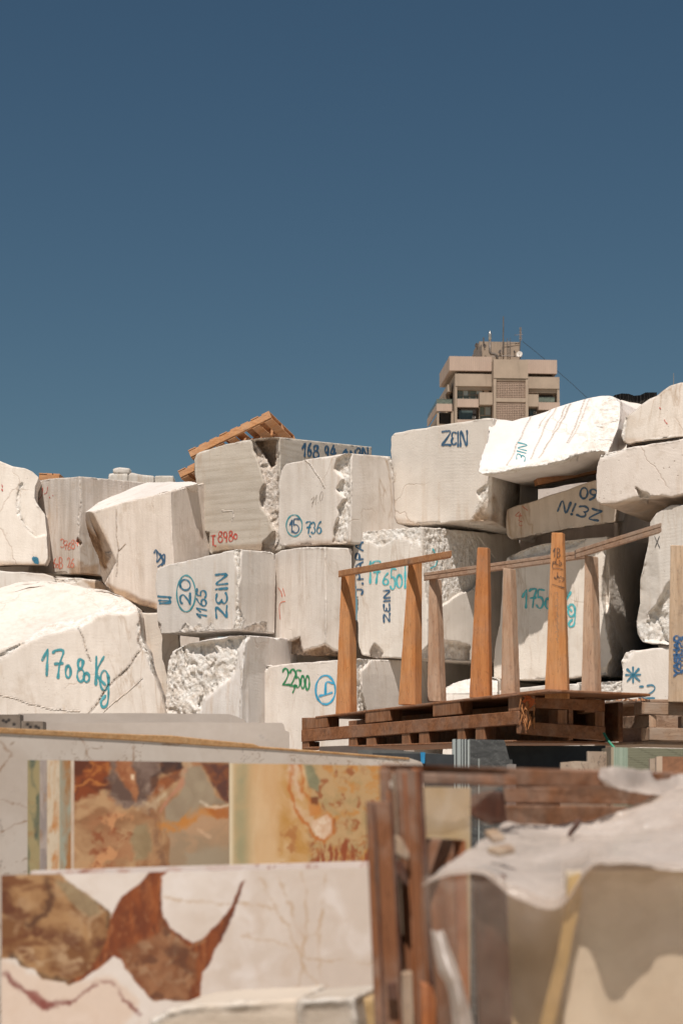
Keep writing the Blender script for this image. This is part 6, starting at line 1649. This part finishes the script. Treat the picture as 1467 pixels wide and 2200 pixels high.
# ---------------------------------------------------------------- tower block far behind
BD = 200.0
TW = Matrix.Translation(P(965, 1700, BD)) @ Matrix.Rotation(R(4), 4, 'Z')
K = BD / F / 4.075
def U(zx): return (zx - 262) * K
def Zz(zy): return (1700 - 660) * BD / F - zy * K
def cmat(name, col, rough=.85):
    m, nt, b = new_mat(name); g = G(nt)
    n = g.noise(g.coords(scale=(1.6, 1.6, .18)), 1.0, 6, .65); n2 = g.noise(g.coords(), .8, 5, .6)
    base = g.mix(g.ramp(n2, [(.3, 0.), (.7, 1.)]), tuple(x * .9 for x in col), tuple(x * 1.08 for x in col))
    base = g.mix(g.math('MULTIPLY', g.ramp(n, [(.52, 0.), (.7, 1.)]), .35), base, tuple(x * .55 for x in col))
    g.l(base, b.inputs['Base Color']); b.inputs['Roughness'].default_value = rough
    return m
def rib_mat(name, col):
    m, nt, b = new_mat(name); g = G(nt)
    w = g.node('ShaderNodeTexWave', wave_type='BANDS', bands_direction='X'); w.inputs['Scale'].default_value = 1.6; w.inputs['Distortion'].default_value = 0.3
    g.l(g.coords(), w.inputs['Vector'])
    n = g.noise(g.coords(scale=(1, 1, .25)), 1.1, 5, .6)
    base = g.mix(g.ramp(n, [(.3, 0.), (.7, 1.)]), tuple(x * .88 for x in col), tuple(x * 1.06 for x in col))
    base = g.mix(g.math('MULTIPLY', g.ramp(w.outputs['Fac'], [(.0, 1.), (.25, 0.)]), .22), base, tuple(x * .6 for x in col))
    g.l(base, b.inputs['Base Color']); b.inputs['Roughness'].default_value = .9
    g.bump(w.outputs['Fac'], .4, .03, b)
    return m
PINK = rib_mat('ribbed_concrete', (0.47, 0.345, 0.27)); TAN = cmat('smooth_concrete', (0.33, 0.25, 0.185)); TAN2 = cmat('pier_concrete', (0.38, 0.29, 0.215))
GLZ = flat_mat('tower_glass', (0.07, 0.09, 0.085), .12, 3, .3, bump=0, spec=.6); GLD = flat_mat('dark_interior_shade', (0.03, 0.022, 0.018), .6, 3, .3, bump=0)  # GLD: near-black colour also stands in for shade in recesses
CURT = flat_mat('pale_curtain', (0.35, 0.38, 0.36), .7, 3, .15, bump=0); MET = flat_mat('roof_metal', (0.16, 0.13, 0.11), .5, 3, .3, .3, bump=0)
GREENG = flat_mat('greenish_glazing', (0.14, 0.16, 0.13), .2, 3, .25, bump=0)
tw = empty('tower_block', TW @ Vector((5, 4, 0)), 'beige concrete apartment tower rising behind the stone stack', 'building')
def tb(name, *boxes, mat=TAN, parent=None):
    """boxes: (zx0, zy0, zx1, zy1, y0, y1)"""
    mb = MB()
    for zx0, zy0, zx1, zy1, y0, y1 in boxes:
        mb.box((U(zx0), y0, Zz(zy1)), (U(zx1), y1, Zz(zy0)), TW)
    return mb.build(name, mat, parent or tw)
base_zy = 1700
tb('wall', (330, 556, 1195, base_zy + 2900, 1.6, 9), mat=TAN)
tb('parapet', (262, 428, 634, 553, 0, .35), (262, 428, 292, 553, .35, 8.4), mat=PINK)
tb('parapet', (940, 448, 1212, 568, 0, .35), (1182, 448, 1212, 568, .35, 8.4), mat=PINK)
tb('roof_deck', (292, 470, 1180, 555, .36, 8.4), mat=TAN)
tb('parapet', (312, 582, 634, 690, -.1, .3), (312, 582, 335, 690, .3, 8.0), mat=TAN2)
tb('parapet', (940, 600, 1232, 702, -.1, .3), (1208, 600, 1232, 702, .3, 8.0), mat=TAN2)
tb('parapet', (262, 650, 298, 712, 1.5, 8.4), mat=TAN2)
tb('wall', (262, 712, 300, 1300, 3.2, 8.2), mat=TAN)
tb('painted_shade_band', (330, 555, 622, 581, 1.2, 1.55), mat=GLD); tb('painted_shade_band', (945, 570, 1190, 598, 1.2, 1.55), mat=GLD)  # near-black strips paint in the shade below the parapets
# centre bay with openwork screens
tb('centre_bay', (637, 472, 938, 636, -1.2, 1.5), (637, 640, 660, base_zy, -1.15, 1.5), (918, 640, 942, base_zy, -1.15, 1.5), (660, 640, 918, 655, -1.1, 1.5), (660, 808, 918, 840, -1.1, 1.5), mat=TAN2)
tb('bay_backing', (660, 655, 918, 808, .2, .4), (660, 840, 918, 1400, .2, .4), mat=GLD)
SCR = cmat('breeze_block', (0.46, 0.33, 0.25))
def screen(y0, y1, rows):
    mb = MB(); nx = 17
    for i in range(nx + 1):
        x = 660 + 258 * i / nx
        mb.box((U(x - 2.6), -1.0, Zz(y1)), (U(x + 2.6), -.8, Zz(y0)), TW)
    for j in range(rows + 1):
        y = y0 + (y1 - y0) * j / rows
        mb.box((U(660), -1.01, Zz(y + 2.6)), (U(918), -.79, Zz(y - 2.6)), TW)
    mb.build('openwork_screen', SCR, tw)
screen(658, 806, 10); screen(842, 1130, 19)
# left bays
tb('pier', (310, 690, 329, base_zy, -.05, 1.6), mat=TAN2)
tb('fascia', (329, 691, 637, 720, .1, 1.6), mat=TAN2)
tb('column', (572, 700, 612, 755, .3, .9), mat=TAN2)
w = tb('window', (330, 722, 562, 804, .5, .6), mat=GREENG)
tb('frame', *[(330 + k * 57.5 - 2, 720, 330 + k * 57.5 + 2, 804, .44, .5) for k in range(5)], (330, 756, 562, 760, .43, .5), mat=TAN, parent=w)
tb('balcony_front', (329, 804, 516, 875, -.2, .1), mat=PINK)
tb('projecting_box', (520, 754, 634, 860, -.7, 1.4), mat=TAN2)
w = tb('window', (330, 880, 508, 980, .8, .9), mat=GLD); tb('pane', (355, 890, 475, 975, .74, .79), mat=GLZ, parent=w)
w = tb('window', (528, 864, 632, 970, .3, .4), mat=GREENG); tb('frame', (526, 862, 532, 972, .22, .3), (574, 862, 580, 942, .22, .3), (526, 936, 632, 942, .21, .3), mat=TAN2, parent=w); tb('curtain', (582, 866, 626, 934, .25, .29), mat=CURT, parent=w)
tb('balcony_front', (329, 985, 637, 1080, -.2, .1), mat=PINK)
# right bays
tb('fascia', (942, 704, 1212, 736, .1, 1.6), mat=TAN2)
tb('pier', (1212, 700, 1234, base_zy, -.05, 1.6), mat=TAN2)
tb('column', (1190, 736, 1210, 822, .8, 1.2), mat=TAN2)
tb('painted_shade_band', (945, 736, 1190, 822, 1.3, 1.55), mat=GLD)  # near-black strip paints in this recess's shade
tb('projecting_box', (944, 764, 1038, 870, -.7, 1.4), mat=TAN2)
tb('balustrade', (1040, 782, 1190, 820, -.1, -.05), (1040, 779, 1190, 783, -.12, -.03), mat=GREENG)
tb('balcony_front', (1038, 824, 1234, 890, -.2, .1), mat=PINK)
w = tb('window', (945, 874, 1036, 960, .5, .6), mat=GLD); tb('pane', (975, 876, 1028, 930, .44, .49), mat=GLZ, parent=w)
tb('balcony_front', (940, 960, 1234, 1060, -.2, .1), mat=PINK)
acm = flat_mat('air_conditioner', (0.52, 0.48, 0.43), .6, bump=0)
for x_, y_ in ((345, 862), (1010, 915), (1150, 800), (470, 960)):
    a_ = tb('air_conditioner', (x_, y_ - 16, x_ + 26, y_ + 3, .3, .7), mat=acm); tb('grille', (x_ + 4, y_ - 13, x_ + 16, y_, .27, .3), mat=GLD, parent=a_)
tb('blind', (390, 722, 430, 764, .41, .43), mat=CURT); tb('blind', (505, 722, 555, 750, .41, .43), mat=CURT)
tb('clothes_rail', (1050, 760, 1180, 763, .5, .53), mat=MET)
# lower wing on the left
tb('balcony_front', (160, 829, 297, 893, 1.0, 1.4), (160, 829, 172, 893, 1.4, 9.5), mat=PINK)
tb('balustrade', (163, 790, 297, 828, 1.1, 1.15), (163, 790, 166, 828, 1.15, 9.3), (160, 786, 297, 790, 1.08, 1.17), mat=GREENG)
tb('pier', (165, 893, 182, base_zy, 1.1, 1.6), mat=TAN2); tb('pier', (290, 893, 311, base_zy, 1.1, 1.6), mat=TAN2)
w = tb('window', (182, 897, 290, 1003, 1.7, 1.8), mat=GLD)
tb('wing_wall', (165, 1005, 297, 1300, 1.2, 9.2), (185, 893, 290, 1005, 1.9, 9.2), mat=TAN)
tb('side_balustrade', (1236, 802, 1312, 838, 4.0, 4.05), (1236, 798, 1312, 802, 3.98, 4.07), (1236, 840, 1312, 900, 4.0, 5.2), mat=GREENG)
# rooftop plant room and its gear
tb('plant_room', (562, 236, 924, 470, 3.0, 7.5), mat=TAN)
def T3(zx, zy, y): return P(900 + zx / 4.075, 660 + zy / 4.075, BD + y + U(zx) * .07)
mb = MB().tube([T3(618, 300, 1.5), T3(620, 395, 1.5), T3(628, 408, 1.5), T3(660, 412, 1.5), T3(680, 425, 1.5), T3(682, 470, 1.5)], [.13, .14, .14, .14, .14, .14], 10)
fl = mb.build('flue', MET, tw, smooth=True)
MB().tube([T3(619, 205, 1.5), T3(619, 225, 1.5), T3(619, 235, 1.5), T3(619, 262, 1.5), T3(619, 300, 1.5)], [.05, .12, .17, .17, .12], 10).build('flue_cap', flat_mat('bright_metal', (.45, .42, .38), .3, metal=.7, bump=0), fl, smooth=True)
mb = MB()
for x in (770, 797): mb.tube([T3(x, 270, 2.8), T3(x, 440, 2.8)], .025, 5)
for k in range(11): mb.tube([T3(770, 300 + k * 13, 2.8), T3(797, 300 + k * 13, 2.8)], .02, 5)
mb.build('roof_ladder', MET, tw)
mb = MB().tube([T3(700, 420, 2.5), T3(735, 330, 2.9), T3(880, 310, 2.9)], .02, 5).tube([T3(640, 432, 2.6), T3(760, 425, 2.6), T3(900, 436, 2.6)], .05, 5)
mb.build('pipework', MET, tw)
MB().prism([T3(462, 425, 3.5), T3(545, 300, 3.5), T3(548, 318, 3.5), T3(482, 428, 3.5)], Vector((0, 2, 0))).prism([T3(470, 428, 2.5), T3(548, 320, 2.5), T3(548, 428, 2.5)], Vector((0, .3, 0))).build('stair_housing', MET, tw)
def dish(lab, zx, zy, y, r, nrm, mat):
    c = T3(zx, zy, y)
    q = Vector(nrm).normalized().to_track_quat('Z', 'Y')
    V = [c]; Fc = []
    for k in range(1, 5):
        for a in range(16):
            t = a / 16 * 2 * math.pi
            V.append(c + q @ Vector((r * k / 4 * math.cos(t), r * k / 4 * math.sin(t), r * .35 * (k / 4) ** 2)))
    for a in range(16):
        Fc.append((0, 1 + a, 1 + (a + 1) % 16))
        for k in range(3):
            b0 = 1 + k * 16
            Fc.append((b0 + a, b0 + 16 + a, b0 + 16 + (a + 1) % 16, b0 + (a + 1) % 16))
    o = mesh_obj('satellite_dish', V, Fc, mat, smooth=True)
    md = o.modifiers.new('t', 'SOLIDIFY'); md.thickness = .03
    tag(o, lab, 'satellite dish', 'dishes on the tower roof')
    MB().tube([c, T3(zx + 6, zy + 40, y + .1)], .04, 6).build('mast', MET, o)
    MB().tube([c + q @ Vector((0, -r * .8, r * .2)), c + q @ Vector((0, 0, r * .9))], .02, 5).build('feed_arm', MET, o)
DK = flat_mat('dark_dish', (.10, .08, .07), .6, bump=0); LT = flat_mat('white_dish', (.62, .56, .50), .5, bump=0)
dish('white satellite dish at the right end of the tower roof', 878, 415, 1.2, .30, (-.3, -1, .3), LT)
dish('dark satellite dish on the upper left of the plant room', 568, 338, 2.4, .22, (.6, -.8, .2), DK)
dish('dark satellite dish near the bottom of the flue pipe', 708, 390, 2.4, .20, (-.7, -.7, .5), DK)
dish('small brown satellite dish left of the stair housing', 503, 332, 2.6, .22, (-.8, -.5, .2), DK)
dish('small satellite dish beside the ladder on the tower roof', 832, 392, 2.4, .14, (.7, -.7, .3), DK)
def ant(lab, mbx): o = mbx.build('antenna', MET); tag(o, lab, 'antenna', 'antennas on the tower roof')
ant('tall thin whip antenna on the tower roof', MB().tube([T3(737, 80, 2.5), T3(737, 200, 2.5), T3(732, 400, 2.5)], [.05, .06, .07], 6))
mb = MB().tube([T3(888, 175, 2.6), T3(884, 300, 2.6), T3(878, 390, 2.6)], .05, 6)
for k, (y, w_) in enumerate(((182, 14), (192, 17), (204, 14), (216, 18), (228, 16), (240, 20), (252, 16), (264, 20), (276, 22), (288, 14))):
    mb.tube([T3(886 - w_ * .6, y, 2.6), T3(886 + w_ * .6, y + 1, 2.6)], .05, 5)
mb.tube([T3(836, 244, 2.6), T3(905, 240, 2.6)], .02, 5).tube([T3(838, 236, 2.6), T3(838, 252, 2.6)], .02, 5)
ant('comb-shaped television antenna on the right of the tower roof', mb)
ant('short stub antenna on the left corner of the plant room', MB().tube([T3(563, 265, 2.8), T3(563, 300, 2.8)], .07, 6))
o = MB().tube([T3(905, 300, 3), T3(1000, 375, 6), T3(1090, 450, 9), T3(1215, 565, 12), T3(1330, 665, 15), T3(1470, 795, 18)], .025, 5).build('cable', flat_mat('black_cable', (.03, .03, .035), .6, bump=0)); tag(o, 'thin black cable sagging from the tower roof down to the right', 'cable')
